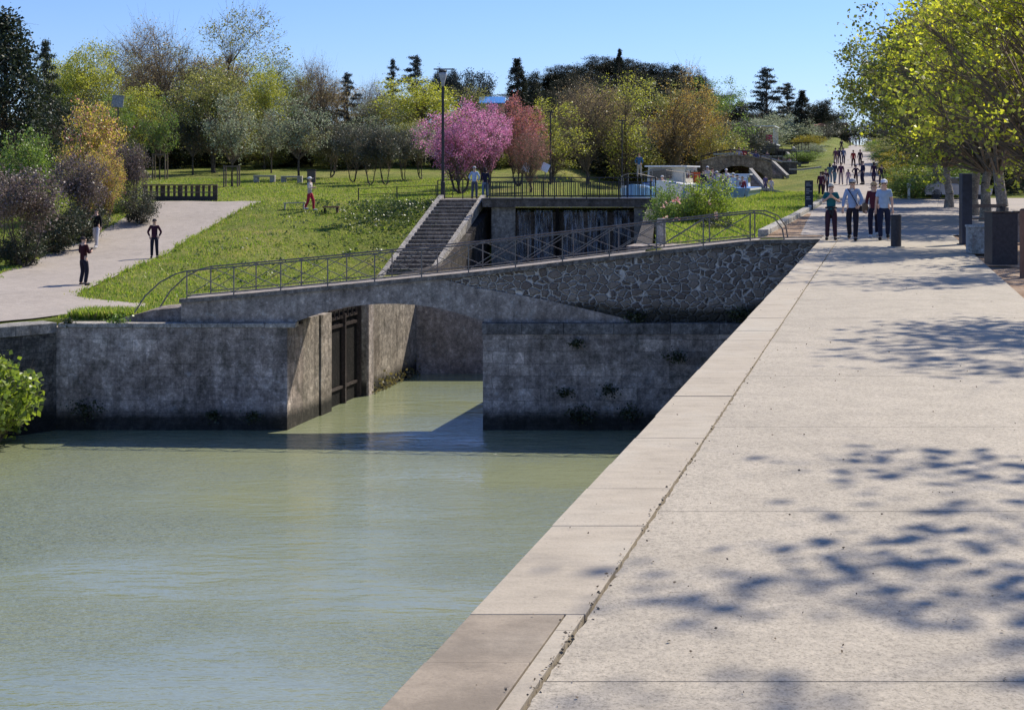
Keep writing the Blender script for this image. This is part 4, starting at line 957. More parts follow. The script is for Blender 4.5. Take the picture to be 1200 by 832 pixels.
# extra middle layer, closes the gaps over the lawn
GM = 'low trees behind the lawn'
for i, (px, top_, wd, Y_, lf, kd, lb) in enumerate([
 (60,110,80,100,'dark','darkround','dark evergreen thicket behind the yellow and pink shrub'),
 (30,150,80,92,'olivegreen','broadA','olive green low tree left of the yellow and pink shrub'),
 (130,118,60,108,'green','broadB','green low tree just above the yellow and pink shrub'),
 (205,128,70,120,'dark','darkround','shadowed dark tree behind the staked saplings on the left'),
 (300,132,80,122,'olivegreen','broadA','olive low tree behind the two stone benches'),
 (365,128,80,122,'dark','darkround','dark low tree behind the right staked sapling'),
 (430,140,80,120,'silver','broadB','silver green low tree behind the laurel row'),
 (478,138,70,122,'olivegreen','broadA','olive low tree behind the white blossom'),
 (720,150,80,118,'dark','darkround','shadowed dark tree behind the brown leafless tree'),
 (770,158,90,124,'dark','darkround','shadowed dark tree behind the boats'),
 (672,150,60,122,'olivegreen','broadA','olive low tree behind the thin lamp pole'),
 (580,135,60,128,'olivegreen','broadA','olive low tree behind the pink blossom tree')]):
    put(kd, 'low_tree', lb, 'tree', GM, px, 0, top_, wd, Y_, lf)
for px, top_, wd, Y_, lf, kd, lb in [
 (70,62,90,150,'yellowgreen','broadA','pale yellow green tree far back between the dark evergreens'),
 (120,66,100,152,'olivegreen','broadB','olive tree far back, left of the brownish bare tree'),
 (168,74,100,150,'brown','broadA','tan brown budding tree far back behind the brownish bare tree'),
 (212,64,96,150,'olivegreen','broadB','olive tree far back between the two tallest trees'),
 (256,60,104,150,'brown','broadA','tan brown budding tree far back behind the tallest tree'),
 (298,70,92,152,'yellowgreen','broadB','golden green tree far back, right of the tallest tree'),
 (345,84,96,155,'olivegreen','broadA','olive tree far back behind the greyish bare tree'),
 (395,98,90,156,'brown','broadB','tan brown budding tree far back behind the small dark cedar'),
 (446,116,90,158,'olivegreen','broadA','olive tree far back under the sky gap'),
 (700,100,90,140,'brown','broadA','tan brown budding tree at the foot of the hill, left'),
 (760,100,90,142,'olivegreen','broadB','olive tree at the foot of the hill, middle'),
 (806,104,90,144,'goldbrown','broadA','golden tree at the foot of the hill, right')]:
    put(kd, 'deciduous_tree', lb, 'tree', 'second row of trees behind the lawn', px, 0, top_, wd, Y_, lf)
rq = np.random.default_rng(77)
m_, Hh_, Ww_ = T('shrub')
where = ['behind the yellow shrub','at the left of the staked sapling','behind the leftmost sapling','behind the dark small tree','behind the staked grey tree','left of the benches','behind the left bench','behind the right bench','behind the litter box','left of the laurels','behind the leftmost laurel','behind the laurel row','behind the right laurel','behind the white blossom','left of the lamp post','behind the pink blossom','right of the pink blossom','behind the salmon tree','behind the pale green tree','behind the brown bare tree','left of the mottled tree','right of the mottled tree','under the golden brown tree','left of the yellow tree','behind the tour boat']
for i, wh in enumerate(where):
    px = 130+29.5*i+rq.uniform(-6,6); Y_ = rq.uniform(118,128); x = (px-600)/F*Y_
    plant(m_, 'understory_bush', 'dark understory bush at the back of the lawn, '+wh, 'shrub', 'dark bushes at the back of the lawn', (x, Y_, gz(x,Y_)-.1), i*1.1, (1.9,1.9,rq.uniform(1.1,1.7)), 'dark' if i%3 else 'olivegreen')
# wooded hill
rh = np.random.default_rng(5); k_ = 0
hill_top = [(612,108),(640,92),(665,76),(700,67),(730,70),(760,74),(790,76),(812,88),(826,104)]
for (px, py) in hill_top:
    for j in range(3):
        Y_ = 300-j*26+rh.uniform(-5,5); q = px+rh.uniform(-8,8); pt = py+j*14+rh.uniform(-2,2)
        kd = 'darkround'
        pos = ['top of','upper side of','lower side of'][j]
        nmr = ['left foot','left shoulder','left slope','left half of the crest','middle of the crest','right half of the crest','right slope','right shoulder','right foot'][k_//3]
        put(kd, 'pine_tree', f'dark pine on the wooded hill, {["highest row", "middle row", "lowest row"][j]}, {nmr}', 'tree', 'pines covering the wooded hill', q, 0, pt, 62, Y_, ['darkpine','darkpine','dark'][j]); k_ += 1
put('cypress','cypress_tree','small dark cypress standing out on top of the wooded hill','tree',GB,726,0,59,13,262)
# blossom trees and shrubs in the middle distance
put('judas','blossom_tree','bright pink blossom tree beside the lamp post','tree','pink blossom trees behind the walkway',540,0,124,112,86)
put('judas','blossom_tree','purplish pink blossom tree, right one of the bright pair','tree','pink blossom trees behind the walkway',572,0,126,66,92)
put('judas','blossom_tree','salmon pink tree between the blossom and the pale green tree','tree','pink blossom trees behind the walkway',608,0,117,72,96,'salmon')
put('bareA','bare_tree','small leafless reddish tree behind the walkway railing','tree',GB,622,0,150,50,88,'salmon')
put('judasY','flowering_shrub','yellow and pink flowering shrub tree on the left bank','shrub','shrubs along the left bank path',106,0,108,98,74)
put('judas','flowering_shrub','reddish twiggy shrub at the foot of the yellow and pink one','shrub','shrubs along the left bank path',122,0,176,60,70,'judas')
put('photinia','shrub_tree','purplish leaved small tree nearest on the left bank','shrub','shrubs along the left bank path',30,0,192,104,57)
put('photinia','shrub_tree','purplish shrub tree behind the man in the black top','shrub','shrubs along the left bank path',92,0,178,70,65.5)
put('photinia','shrub_tree','dark trunked purplish small tree beside the wooden fence','shrub','shrubs along the left bank path',152,0,164,46,72)
put('photinia','shrub_tree','small purplish shrub tree at the left photo edge, behind the nearest one','shrub','shrubs along the left bank path',2,0,206,70,62)
put('shrub','green_bush','rounded grey green bush at the bend of the left path','shrub','shrubs along the left bank path',164,0,226,46,71.5,'laurel')
put('shrub','green_bush','dark low bush behind the man in the dark red top','shrub','shrubs along the left bank path',62,0,250,70,62.5,'dark')
put('shrub','green_bush','dark low bush left of the man in white trousers','shrub','shrubs along the left bank path',98,0,248,50,66,'dark')
put('shrub','green_bush','low dark bush under the nearest purplish tree','shrub','shrubs along the left bank path',20,0,280,60,57.5,'dark')
put('shrub','green_bush','low green bush behind the rounded grey green one','shrub','shrubs along the left bank path',128,0,236,40,75,'green')
put('shrub','green_bush','pale green low bush at the left photo edge','shrub','shrubs along the left bank path',28,0,170,60,76,'green')
GS = 'small lawn trees'
for px, top_, wd, Y_, lf, kd, lb in [
 (187,118,38,104,'green','small','small fresh green sapling with stakes, leftmost on the lawn'),
 (226,120,46,110,'dark','small','dark small tree, second from the left on the lawn'),
 (252,128,30,112,'green','small','narrow green small tree between the dark one and the grey one'),
 (272,114,56,95,'silver','small','grey leaved staked tree in the left half of the lawn'),
 (318,132,40,112,'silver','small','thin silver tree behind the stone benches'),
 (350,116,66,104,'silver','small','broad silver olive tree right of the stone benches'),
 (388,146,50,106,'laurel','smallB','dark laurel, leftmost of the laurel row'),
 (414,148,44,100,'laurel','smallB','dark laurel, second of the laurel row'),
 (434,150,42,97,'laurel','smallB','dark laurel, third of the laurel row'),
 (452,150,42,97,'laurel','smallB','dark laurel, fourth of the laurel row'),
 (474,152,36,102,'laurel','smallB','dark laurel, rightmost of the laurel row'),
 (494,146,44,104,'blossom','smallB','white blossoming small tree left of the lamp post')]:
    put(kd, 'small_tree', lb, 'tree', GS, px, 0, top_, wd, Y_, lf)
# rose bush on the terrace wall and greenery by the railing
put('shrub','rose_bush','dense bright green bush on the terrace wall right of the waterfall','shrub',None,826,0,218,62,60,'fig',z=-.5)
RB = put('shrub','rose_bush','rambling rose bush with pink blooms hanging over the terrace wall','shrub',None,786,0,227,46,59.5,'green',z=-.9)
put('shrub','green_bush','dark green lower bush behind the bridge railing, under the bright bush','shrub',None,838,0,262,40,55,'dark',z=-1.4)
rg = np.random.default_rng(9)
def scatter_obj(name, label, cat, P, size, leaf, kind=None, group=None, asp=.9, upd=.0):
    V, Q = leaf_quads(np.asarray(P), size, rg, asp, upd); o = link_mesh(name, np_mesh(name, V, Q, LM[leaf])); return tag(o, label, cat, group, kind)
P = []
for c in range(20):
    px = rg.uniform(766, 850); py = rg.uniform(228, 262) if px < 800 else rg.uniform(232, 300); Y_ = rg.uniform(57.2, 58.4); x, y, z = PX(px, py, Y_)
    P += [(x+rg.normal(0,.05), y+rg.normal(0,.05), z+rg.normal(0,.05)) for _ in range(6)]
V, Q = leaf_quads(np.asarray(P)-np.array(RB.location), .10, rg, .9, 0); RBM = np_mesh('blooms', V, Q, LM['rose']); ro = link_mesh('blooms', RBM, RB); ro['kind'] = 'stuff'
ro.matrix_parent_inverse = (Matrix.Rotation(RB.rotation_euler.z,4,'Z') @ Matrix.Diagonal((*RB.scale,1))).inverted()

# lower fig bush over the water at the left edge
fb = tree_meshes('round', 2.6, 2.6, .1, 'fig', 120, 22, .20, .17, 41, 2, stems=3, trunk_r=.03, aspect=.8)
plant(fb, 'fig_bush', 'bright yellow green fig bush hanging over the water at the left edge', 'shrub', None, (*PX(-6,0,39.4)[:2], ZW-.1), 1.0, (.88,.75,.92))
# weeds on the walls
GW = 'weeds growing on the walls'
for px, py, Y_, s_, lb in [
 (675,402,41.7,.5,'weed tuft at the upper middle of the right stone pier'), (793,418,41.6,.7,'dark fern tuft near the quay edge on the right pier'),
 (714,457,41.7,.6,'round dark weed in the middle of the right pier'), (680,486,41.7,1.0,'dark weed mass at the foot of the right pier'), (738,484,41.7,.8,'weed patch low on the right pier near the quay'),
 (662,460,41.7,.5,'small weed left of the round one on the right pier'), (868,368,41.9,.9,'dark weeds where the rubble wall meets the quay'), (745,372,41.95,.7,'flat weeds along the ledge of the right pier'),
 (100,480,41.7,1.0,'dark moss clump low on the left lock wall'), (250,486,41.7,.6,'small dark moss clump at the waterline of the left wall'), (296,488,41.7,.6,'dark weed at the right foot of the left lock wall'),
 (140,376,42.0,.8,'green weeds spilling over the top of the left lock wall'), (80,378,41.9,.5,'small green weeds on the corner of the left lock wall'), (240,372,42.2,.6,'dark weeds at the left foot of the footbridge')]:
    n_ = int(260*s_); x, y, z = PX(px, py, Y_)
    P = np.stack([x+rg.normal(0,.22*s_,n_), y-np.abs(rg.normal(0,.05,n_)), z+rg.normal(0,.13*s_,n_)],1)
    P[:14,0] = x+rg.normal(0,.05,14); scatter_obj('wall_weed', lb, 'weed', P, .07, 'ivy' if py != 376 else 'green', group=GW)
P = []
for px in np.linspace(434, 486, 26):
    Yw = 29256/(1034-px); 
    for _ in range(int(rg.integers(2,14))): P.append((U(-17.42,Yw)+rg.normal(0,.05), Yw+rg.normal(0,.06), ZW+abs(rg.normal(0,.22))))
scatter_obj('waterline_weed', 'yellowish weeds along the waterline of the chamber wall', 'weed', P, .10, 'dryweed', kind='stuff')

# hedge, shrubs and dark trees right of the ramp
for i, (Y_, u, hgt, wd, lf, lb) in enumerate([
 (93,1.9,1.6,3.0,'green','round clipped green bush at the plaza end of the ramp hedge'), (99,1.6,1.3,2.2,'yellow','yellow flowering bush, nearest of the hedge along the ramp'),
 (106,1.5,1.3,2.4,'green','green bush, second of the hedge along the ramp'), (114,1.3,1.4,2.4,'yellow','yellow bush, third of the hedge along the ramp'),
 (124,1.2,1.5,2.6,'green','green bush, fourth of the hedge along the ramp'), (135,1.1,1.5,3.0,'yellow','yellow bush, fifth of the hedge along the ramp'),
 (148,1.0,1.5,3.2,'green','green bush, sixth of the hedge along the ramp'), (163,.9,1.6,3.6,'olivegreen','olive bush, seventh of the hedge along the ramp'),
 (180,.8,1.6,4.2,'green','green bush, eighth of the hedge along the ramp'), (202,.6,1.7,5.0,'olivegreen','olive bush, farthest of the hedge along the ramp'),
 (96,4.4,2.0,3.4,'green','broad green bush right of the ramp beside the white marker post'), (100,7.5,2.6,5,'dark','dark spreading bush in the tree shade right of the ramp'),
 (104,12,3.0,6,'dark','dark spreading bush behind the parked car'), (108,17,3.2,7,'dark','dark spreading bush at the right end of the parking place')]):
    m, Hh, Ww = T('shrub'); plant(m, 'hedge_bush', lb, 'shrub', 'bushes right of the ramp', (U(u,Y_), Y_, float(zp(Y_))-.1), i*1.3, (wd/Ww, wd/Ww*1.3, hgt/Hh), lf)
for i, (Y_, u, hgt, wd, lb) in enumerate([(112,9,11,11,'dark evergreen tree right of the ramp, nearest of the dark row'), (128,6.5,11,10,'dark evergreen tree, second of the dark row right of the ramp'),
      (150,6,12,10,'dark evergreen tree, third of the dark row right of the ramp'), (180,6,12,11,'dark evergreen tree, farthest of the dark row right of the ramp'),
      (118,20,12,13,'wide dark evergreen behind the parked car'), (122,32,12,14,'dark evergreen at the right photo edge')]):
    m, Hh, Ww = T('darkround'); plant(m, 'evergreen_tree', lb, 'tree', 'dark evergreens right of the ramp', (U(u,Y_), Y_, float(zp(Y_))-.1), i*1.7, (wd/Ww, wd/Ww, hgt/Hh), 'dark')
# small shrubs left of ramp between the lock stairs
for px, py, Y_, wd, hg, lf, lb in [(952,183,165,3.2,1.2,'silver','pale flowering bush on the grass left of the ramp'), (942,190,150,3.4,.9,'green','low green bush below the pale flowering one'),
      (948,172,185,3.6,1.2,'yellow','yellowish bush high on the grass left of the ramp'), (885,176,190,8,3.2,'silver','grey olive shrub left of the top boat'), (925,170,200,7,3.0,'silver','grey olive shrub under the cypress'),
      (955,168,215,6,2.2,'laurel','grey shrub at the head of the grass slope'), (905,168,205,7,3.4,'silver','grey olive shrub behind the top boat'), (870,186,150,5,3.2,'laurel','dark shrub left of the far lock wall'),
      (985,168,262,6,3.4,'dark','dark low shrub at the top end of the ramp, left'), (1030,170,262,9,3.6,'dark','dark low shrub at the top end of the ramp, right')]:
    m, Hh, Ww = T('shrub'); x = (px-600)/F*Y_; plant(m, 'hill_shrub', lb, 'shrub', 'shrubs on the slope beside the far locks', (x, Y_, H0-(py-HOR)/F*Y_), px, (wd/Ww, wd/Ww, hg/Hh), lf)

# plane trees along the quay
PT = [tree_meshes('round', 11.5, 11, 2.3, 'plane', 330, 48, .155, .30, 51, 10, MT['bark'], .22, aspect=.8, brmat=MT['palebranch']),
      tree_meshes('round', 11.5, 11, 2.6, 'plane', 320, 44, .155, .30, 52, 10, MT['bark'], .22, aspect=.8, brmat=MT['palebranch']),
      tree_meshes('round', 12.0, 12, 3.0, 'planegreen', 380, 52, .18, .34, 53, 6, MT['bark'], .24, aspect=.8)]
GP = 'plane trees along the quay'
for i, (Y_, px, k, s_, lf, lb) in enumerate([
   (50.5,1172,0,1.0,None,'plane tree with the thick pale trunk just behind the metal bin'),
   (57,1155,1,1.0,None,'plane tree whose trunk shows between the other two pale trunks'),
   (64,1142,2,.95,'planegreen','plane tree with the leftmost pale trunk, right behind the blue totem'),
   (76,1112,2,.95,'planegreen','green plane tree at the far side of the plaza, its crown against the sky'),
   (92,1096,2,1.0,'planegreen','farthest green plane tree, over the parked car'),
   (37,1240,1,.85,None,'yellow leaved plane tree whose branches enter at the right photo edge')]):
    x = (px-600)/F*Y_; plant(PT[k], 'plane_tree', lb, 'tree', GP, (x, Y_, float(zp(Y_))-.05), i*1.9+.4, (s_,s_,s_), lf)
sp = tree_meshes('round', 13.0, 7.5, 6.5, 'plane', 64, 42, .17, .34, 55, 3, MT['bark'], .16, aspect=.8)
for i, (Y_, u, lb) in enumerate([(12.6,6.9,'young thinly leaved plane tree nearest the viewer, casting the dappled shade'), (23.5,7.0,'second young plane tree right of the quay'), (33.0,6.2,'third young plane tree right of the quay')]):
    plant(sp, 'plane_tree', lb, 'tree', GP, (U(u,Y_), Y_, -.05), i*2.3+1.0, (1,1,1))

# grass tufts on the bank in view and at the path edges
def blades(P, h, rng):
    n = len(P); a_ = rng.uniform(0, 2*math.pi, n); hh = h*rng.uniform(.5,1.5,n); wd = .028*rng.uniform(.6,1.6,n)*(hh/.15)**.5
    dx = np.stack([np.cos(a_), np.sin(a_), np.zeros(n)],1)*wd[:,None]; lean = np.stack([rng.normal(0,.4,n)*hh, rng.normal(0,.4,n)*hh, hh],1)
    V = np.stack([P-dx, P+dx, P+lean],1).reshape(-1,3); return V, np.arange(3*n).reshape(-1,3)
def in_path(x, y): return False
rgx = np.random.default_rng(31)
# path polygon in world for exclusion
poly = [l for l, r in rw] + [r for l, r in rw][::-1]
def inside(px_, py_, poly):
    c = np.zeros(len(px_), bool); n = len(poly)
    for i in range(n):
        x1_, y1_ = poly[i]; x2_, y2_ = poly[(i+1)%n]
        cond = ((y1_ > py_) != (y2_ > py_)) & (px_ < (x2_-x1_)*(py_-y1_)/((y2_-y1_)+1e-12)+x1_); c ^= cond
    return c
N = 260000
uu = rgx.uniform(0,1,N); yy = 43.2 + (105-43.2)*uu**1.1; frac = rgx.uniform(-30,575,N); xx = (frac-600)/F*yy
un = xx-.2604*yy
keep = ~inside(xx, yy, poly) & ((un < -23.8) | (un > -6.8)) | ((yy < 53) & (un < -18.8) & ~inside(xx, yy, poly))
keep &= ~((yy < 45.2) & (xx > wall_x(138))); keep &= ~((yy > 75) & (un > -24) & (un < -10))
dn = vnoise(xx*.8, yy*.8); keep &= rgx.uniform(-1.6,1.0,N) < dn*.8
xx, yy = xx[keep], yy[keep]; P = np.stack([xx, yy, ground_z(xx, yy)-.01],1)
V, Q = blades(P, .085, rgx); tag(link_mesh('meadow_grass', np_mesh('meadow_grass', V, Q, LM['blade'])), 'tufts of fresh spring grass on the left bank', 'grass', kind='stuff')
N = 40000; yy = rgx.uniform(45.6, 100, N); un = rgx.uniform(-11.4,-4.05,N); xx = un+.2604*yy; kt = un > np.interp(yy, [45,74], [-7.2,-11.5]); xx, yy = xx[kt], yy[kt]
P = np.stack([xx, yy, ground_z(xx, yy)-.01],1); V, Q = blades(P, .10, rgx)
tag(link_mesh('terrace_grass', np_mesh('terrace_grass', V, Q, LM['blade'])), 'long green grass between the footbridge and the plaza kerb', 'grass', kind='stuff')
P = []
for side in (0, 1):
    ln = [q_[side] for q_ in rw]
    for (xa_, ya2), (xb_, yb2) in zip(ln[:-1], ln[1:]):
        L_ = math.dist((xa_,ya2),(xb_,yb2))
        for _ in range(int(L_*70)):
            t = rgx.uniform(); wd_ = .10+.10*math.sin((xa_+t*3)*3+t*9); P.append((xa_+(xb_-xa_)*t+rgx.normal(0,abs(wd_)), ya2+(yb2-ya2)*t+rgx.normal(0,abs(wd_)*1.6)))
P = np.array(P); P = np.stack([P[:,0], P[:,1], ground_z(P[:,0], P[:,1])+.03],1); V, Q = blades(P, .10, rgx); tag(link_mesh('path_edge_grass', np_mesh('path_edge_grass', V, Q, LM['blade'])), 'ragged grass creeping over the edges of the left path', 'grass', kind='stuff')
N = 9000; xx = rgx.uniform(wall_x(72), wall_x(214), N); yy = 42.75+rgx.exponential(.7, N); P = np.stack([xx, yy, ground_z(xx, yy)+ .0],1); P[:,2] = np.where(yy < 45, np.maximum(P[:,2], -2.5), P[:,2])
P = P[(yy < 45)]; V, Q = blades(P, .22, rgx); tag(link_mesh('verge_grass', np_mesh('verge_grass', V, Q, LM['blade'])), 'rough grass along the top of the left lock wall', 'grass', kind='stuff')
P = []
for _ in range(420):
    px, py = min(508, rgx.normal(455, 42)), 236+abs(rgx.normal(0, 17)); x, y, z = on_ground(px, py, 60); P += [(x+rgx.normal(0,.16), y+rgx.normal(0,.16), gz(x,y)+abs(rgx.normal(0,.10))) for _ in range(10)]
for _ in range(160):
    px, py = rgx.uniform(200, 470), rgx.uniform(240, 345); x, y, z = on_ground(px, py, 44.5)
    if inside(np.array([x]), np.array([y]), poly)[0]: continue
    P += [(x+rgx.normal(0,.14), y+rgx.normal(0,.14), gz(x,y)+abs(rgx.normal(0,.06))) for _ in range(8)]
V, Q = leaf_quads(np.array(P), .12, rgx, .7, .2); tag(link_mesh('rough_weeds', np_mesh('rough_weeds', V, Q, LM['rough'])), 'rough darker weeds on the steep grass bank left of the stairs', 'weeds', kind='stuff')
# fallen leaves and grit on the quay
P = []
for _ in range(260):
    y = 5+rgx.exponential(9); u = rgx.uniform(EU+.02, 2.1)
    if y < 42: P.append((U(u,y), y, .012))
for _ in range(240): y = 5+rgx.exponential(7); P.append((U(EU+.52+rgx.normal(0,.018), y), y, .006))
V, Q = leaf_quads(np.array(P), .016, rgx, .7, .85); tag(link_mesh('leaf_litter', np_mesh('leaf_litter', V, Q, MT['twig'])), 'dry leaf crumbs and grit scattered on the quay', 'litter', kind='stuff')
# ------------------------------------------------------------------ street furniture
def rod(a, b, r, n=8): return MB().tube([a, b], r, n)
# street lamps
def lamp(label, px, pyb, pyt, Y_, thick, head=True):
    x = (px-600)/F*Y_; zb = gz(x, Y_) if pyb is None else H0-(pyb-HOR)/F*Y_; zt = H0-(pyt-HOR)/F*Y_
    r = empty('street_lamp', (x, Y_, zb), label, 'street lamp', 'tall dark street lamps')
    MB().tube([(0,0,0),(0,0,.9),(0,0,.92),(0,0,zt-zb-.9)], [thick*1.5,thick*1.4,thick,thick*.8], 12).build('mast', MT['darksteel'], r)
    h = zt-zb
    if head:
        MB().tube([(-.17,0,h-1.0),(-.17,0,h-.05)], .035, 6).build('side_rod', MT['darksteel'], r)
        MB().bar((-.5,0,h-.02),(.62,0,h-.02),.10,.06).build('cross_arm', MT['darksteel'], r)
        hd = MB().tube([(0,0,h-.95),(0,0,h-.75),(0,0,h-.35),(0,0,h-.22),(0,0,h-.16)], [.08,.10,.22,.20,.06], 14).build('lantern', flat('lantern_grey'+str(px), (.42,.42,.44), .3), r, smooth=True)
        MB().ell((0,0,h-.13), (.25,.25,.07), 14, 5).build('lantern_cap', MT['darksteel'], hd, smooth=True)
    else:
        MB().tube([(0,0,h-.9),(0,0,h-.1)], .05, 6).build('mast_tip', MT['darksteel'], r)
        MB().bar((-.3,0,h-.1),(.3,0,h-.1),.14,.08).build('lantern', MT['darksteel'], r)
    return r
lamp('tall dark street lamp with a grey bell lantern at the head of the stairs', 519, 233, 81, 76.5, .085)
lamp('thin dark lamp pole with no lantern visible, right of the pink blossom trees', 645, None, 130, 98, .055, False)
lamp('thin dark pole among the trees left of the boats', 729, None, 140, 100, .05, False)
# wooden fence by the left path
fr = empty('wooden_fence', PX(168,236,79.5), 'dark weathered wooden slatted fence at the top of the left path', 'fence')
x0, x1 = X(170,79.5), X(252,79.5); z0 = gz(x0,79.5)+.03; hh = .88
MB().box(((x0+x1)/2,79.5,z0+hh), (x1-x0+.3,.22,.07)).build('top_rail', MT['wood'], fr, world=True)
MB().box(((x0+x1)/2,79.5,z0+.13), (x1-x0,.12,.26)).build('base_board', MT['darksteel'], fr, world=True)
MB().box(((x0+x1)/2,79.5,z0+.48), (x1-x0,.06,.06)).build('middle_rail', MT['wood'], fr, world=True)
for i in range(13): x = x0+(x1-x0)*i/12; MB().box((x,79.55,z0+.42), (.14 if i%3 else .26,.10,.84)).build('post', MT['darkbark'], fr, world=True)
# lawn benches, box, low benches
def stone_bench(label, px, Y_, wd):
    x = (px-600)/F*Y_; z = gz(x, Y_); r = empty('stone_bench', (x,Y_,z), label, 'bench', 'pale stone benches on the lawn')
    MB().box((0,0,.42), (wd,.5,.12)).build('seat', MT['stoneblock'], r, bevel=.02)
    for s in (-1,1): MB().box((s*wd*.38,0,.18), (.35,.42,.40)).build('leg', MT['stoneblock'], r, bevel=.02)
stone_bench('pale stone bench on the lawn, left one of the pair', 310, 100, 1.5)
stone_bench('pale stone bench on the lawn, right one beside the dark box', 342, 100, 1.5)
bx = empty('litter_box', (X(365,99),99,gz(X(365,99),99)), 'dark square litter box on the lawn behind the man in red trousers', 'litter bin')
MB().box((0,0,.45), (.55,.5,.85)).build('body', MT['wood'], bx, bevel=.02); MB().box((0,0,.92), (.62,.56,.08)).build('lid', MT['darksteel'], bx)
lb_ = empty('low_bench', (X(388,74.6),74.6,gz(X(388,74.6),74.6)), 'low reddish brown wooden bench on the grass crest ahead of the man in red trousers', 'bench')
MB().box((0,0,.33), (.86,.36,.07)).build('seat', flat('reddish_wood', (.16,.06,.05), .7), lb_)
for s in (-1,1): MB().box((s*.33,0,.14), (.09,.30,.32)).build('leg', flat('dark_red_wood', (.07,.03,.03), .8), lb_)
pb = empty('plank_bench', (X(345,76),76,gz(X(345,76),76)), 'narrow pale plank bench on the crest behind the man in red trousers', 'bench')
MB().box((0,0,.34), (1.2,.25,.05), ry=-.03).build('seat', MT['stoneblock'], pb)
for s in (-1,1): MB().box((s*.5,0,.15), (.06,.2,.32)).build('leg', MT['stoneblock'], pb)
# stakes of the saplings
def stakes(label, px, Y_, s_, hg):
    x = (px-600)/F*Y_; z = gz(x,Y_); r = empty('tree_stakes', (x,Y_,z), label, 'tree stakes', 'wooden stakes around the young trees')
    for a_, c_ in ((-s_,-.2),(s_,-.2),(s_,.5),(-s_,.5)): MB().bar((a_,c_,-.1),(a_,c_,hg),.08).build('stake', MT['wood'], r)
    MB().bar((-s_,-.2,hg-.08),(s_,-.2,hg-.08),.06,.09).build('crossbar', MT['wood'], r)
stakes('square frame of wooden stakes round the leftmost sapling', 187, 103.6, .45, 1.9)
stakes('wide wooden stake frame round the grey leaved lawn tree', 271, 94.6, .45, 1.5)
# grey sign panel high in the trees, left
sg = empty('notice_sign', (X(138,100),100,gz(X(138,100),100)), 'plain grey panel on a pole above the yellow and pink shrub', 'sign')
zt = H0-(119-HOR)/F*100-gz(X(138,100),100)
MB().tube([(0,.08,0),(0,.08,zt)], .05, 8).build('pole', MT['darksteel'], sg); MB().box((0,0,zt), (.82,.05,.88), rx=-.2, ry=.08).build('board', MT['stoneblock'], sg)
# info lecterns behind the walkway
for px, lb in ((617,'white slanted information board, left one behind the walkway'), (639,'white slanted information board, right one behind the walkway')):
    x = X(px,92); z = H0-(206-HOR)/F*92; r = empty('information_board', (x,92,z), lb, 'sign', 'white slanted boards behind the walkway')
    MB().bar((0,.05,-.3),(0,.05,.42),.08).build('post', MT['galv'], r); MB().box((0,0,.52), (.50,.05,.62), rx=-.5, ry=.45).build('panel', MT['white'], r)
# bollard
def cyl(name, mat, r0, h, parent, n=28, z0=0):
    return MB().tube([(0,0,z0),(0,0,z0+h-.02),(0,0,z0+h)], [r0,r0,r0-.02], n).build(name, mat, parent, smooth=False)
bl = empty('bollard', PX(1050,290,37.4)[:2]+(0.004,), 'single short dark steel bollard on the quay beside the walking group', 'bollard')
cyl('post', MT['darksteel'], .135, .85, bl); MB().tube([(0,0,.0),(0,0,.02)], .22, 24).build('base_plate', MT['stoneblock'], bl)
# totem left (dark sign with pale lettering lines), base y 247
tz = float(zp(72)); tm = empty('sign_totem', (X(948,72),72,tz), 'narrow dark sign totem with pale lines of text at the left edge of the plaza', 'sign')
MB().box((0,0,.74), (.40,.12,1.48)).build('panel', MT['bluesteel'], tm, bevel=.01)
rt = random.Random(4); b = MB()
for i in range(9):
    z = 1.34-i*.10; wv = rt.uniform(.12,.28)
    if i in (2,6): continue
    x = -.15
    while x < -.15+wv: l = rt.uniform(.02,.05); b.box((x+l/2,-.062,z), (l,.006,.03)); x += l+.012
b.build('lettering', MT['letters'], tm)
MB().box((.02,-.10,.12), (.16,.02,.24), rx=.3).build('paper', MT['white'], tm)
# tall totem right, block bench, metal bin
tr_ = empty('tall_totem', (X(1131.5,38.8),38.8,0), 'tall dark blue steel totem beside the pale plane trunks', 'totem')
MB().box((0,0,.98), (.27,.30,1.92)).build('body', MT['bluesteel'], tr_, bevel=.01); MB().box((0,0,.01), (.36,.38,.03)).build('base_plate', MT['darksteel'], tr_)
cb = empty('concrete_block', (X(1147,34.6),34.6,0), 'pale square concrete block seat between the blue totem and the metal bin', 'seat')
MB().box((0,0,.32), (.56,.85,.62), rz=-.26).build('block', MT['stoneblock'], cb, bevel=.02); MB().box((0,0,.655), (.60,.89,.05), rz=-.26).build('top_slab', MT['stoneblock'], cb, bevel=.01)
b = MB(); b.box((-.25,-.33,.30), (.02,.22,.32), rz=-.26); b.build('inset_panel', MT['concrete'], cb)
bn = empty('metal_bin', (X(1173,30.2),30.2,0), 'large dark square metal litter bin under the plane trees', 'litter bin')
MB().box((0,0,.56), (.54,.52,1.08)).build('body', MT['darksteel'], bn, bevel=.012)
b = MB()
for a_, c_, d_, e_ in ((0,-.25,.56,.04),(0,.25,.56,.04),(-.26,0,.04,.46),(.26,0,.04,.46)): b.box((a_,c_,1.115), (d_,e_,.03))
b.build('rim', MT['iron'], bn)
MB().box((0,0,1.02), (.44,.42,.02)).build('opening', flat('black_inside', (.01,.01,.01), .9), bn)
wb = empty('wooden_bench', (X(1152,47),47,0), 'wooden bench back seen between the pale trunks', 'bench')
MB().box((0,0,.86), (1.5,.06,.12)).build('backrest', MT['wood'], wb); MB().box((0,-.2,.45), (1.5,.4,.06)).build('seat', MT['wood'], wb)
for s in (-1,1): MB().box((s*.6,-.1,.43), (.07,.32,.86)).build('leg', MT['darksteel'], wb)
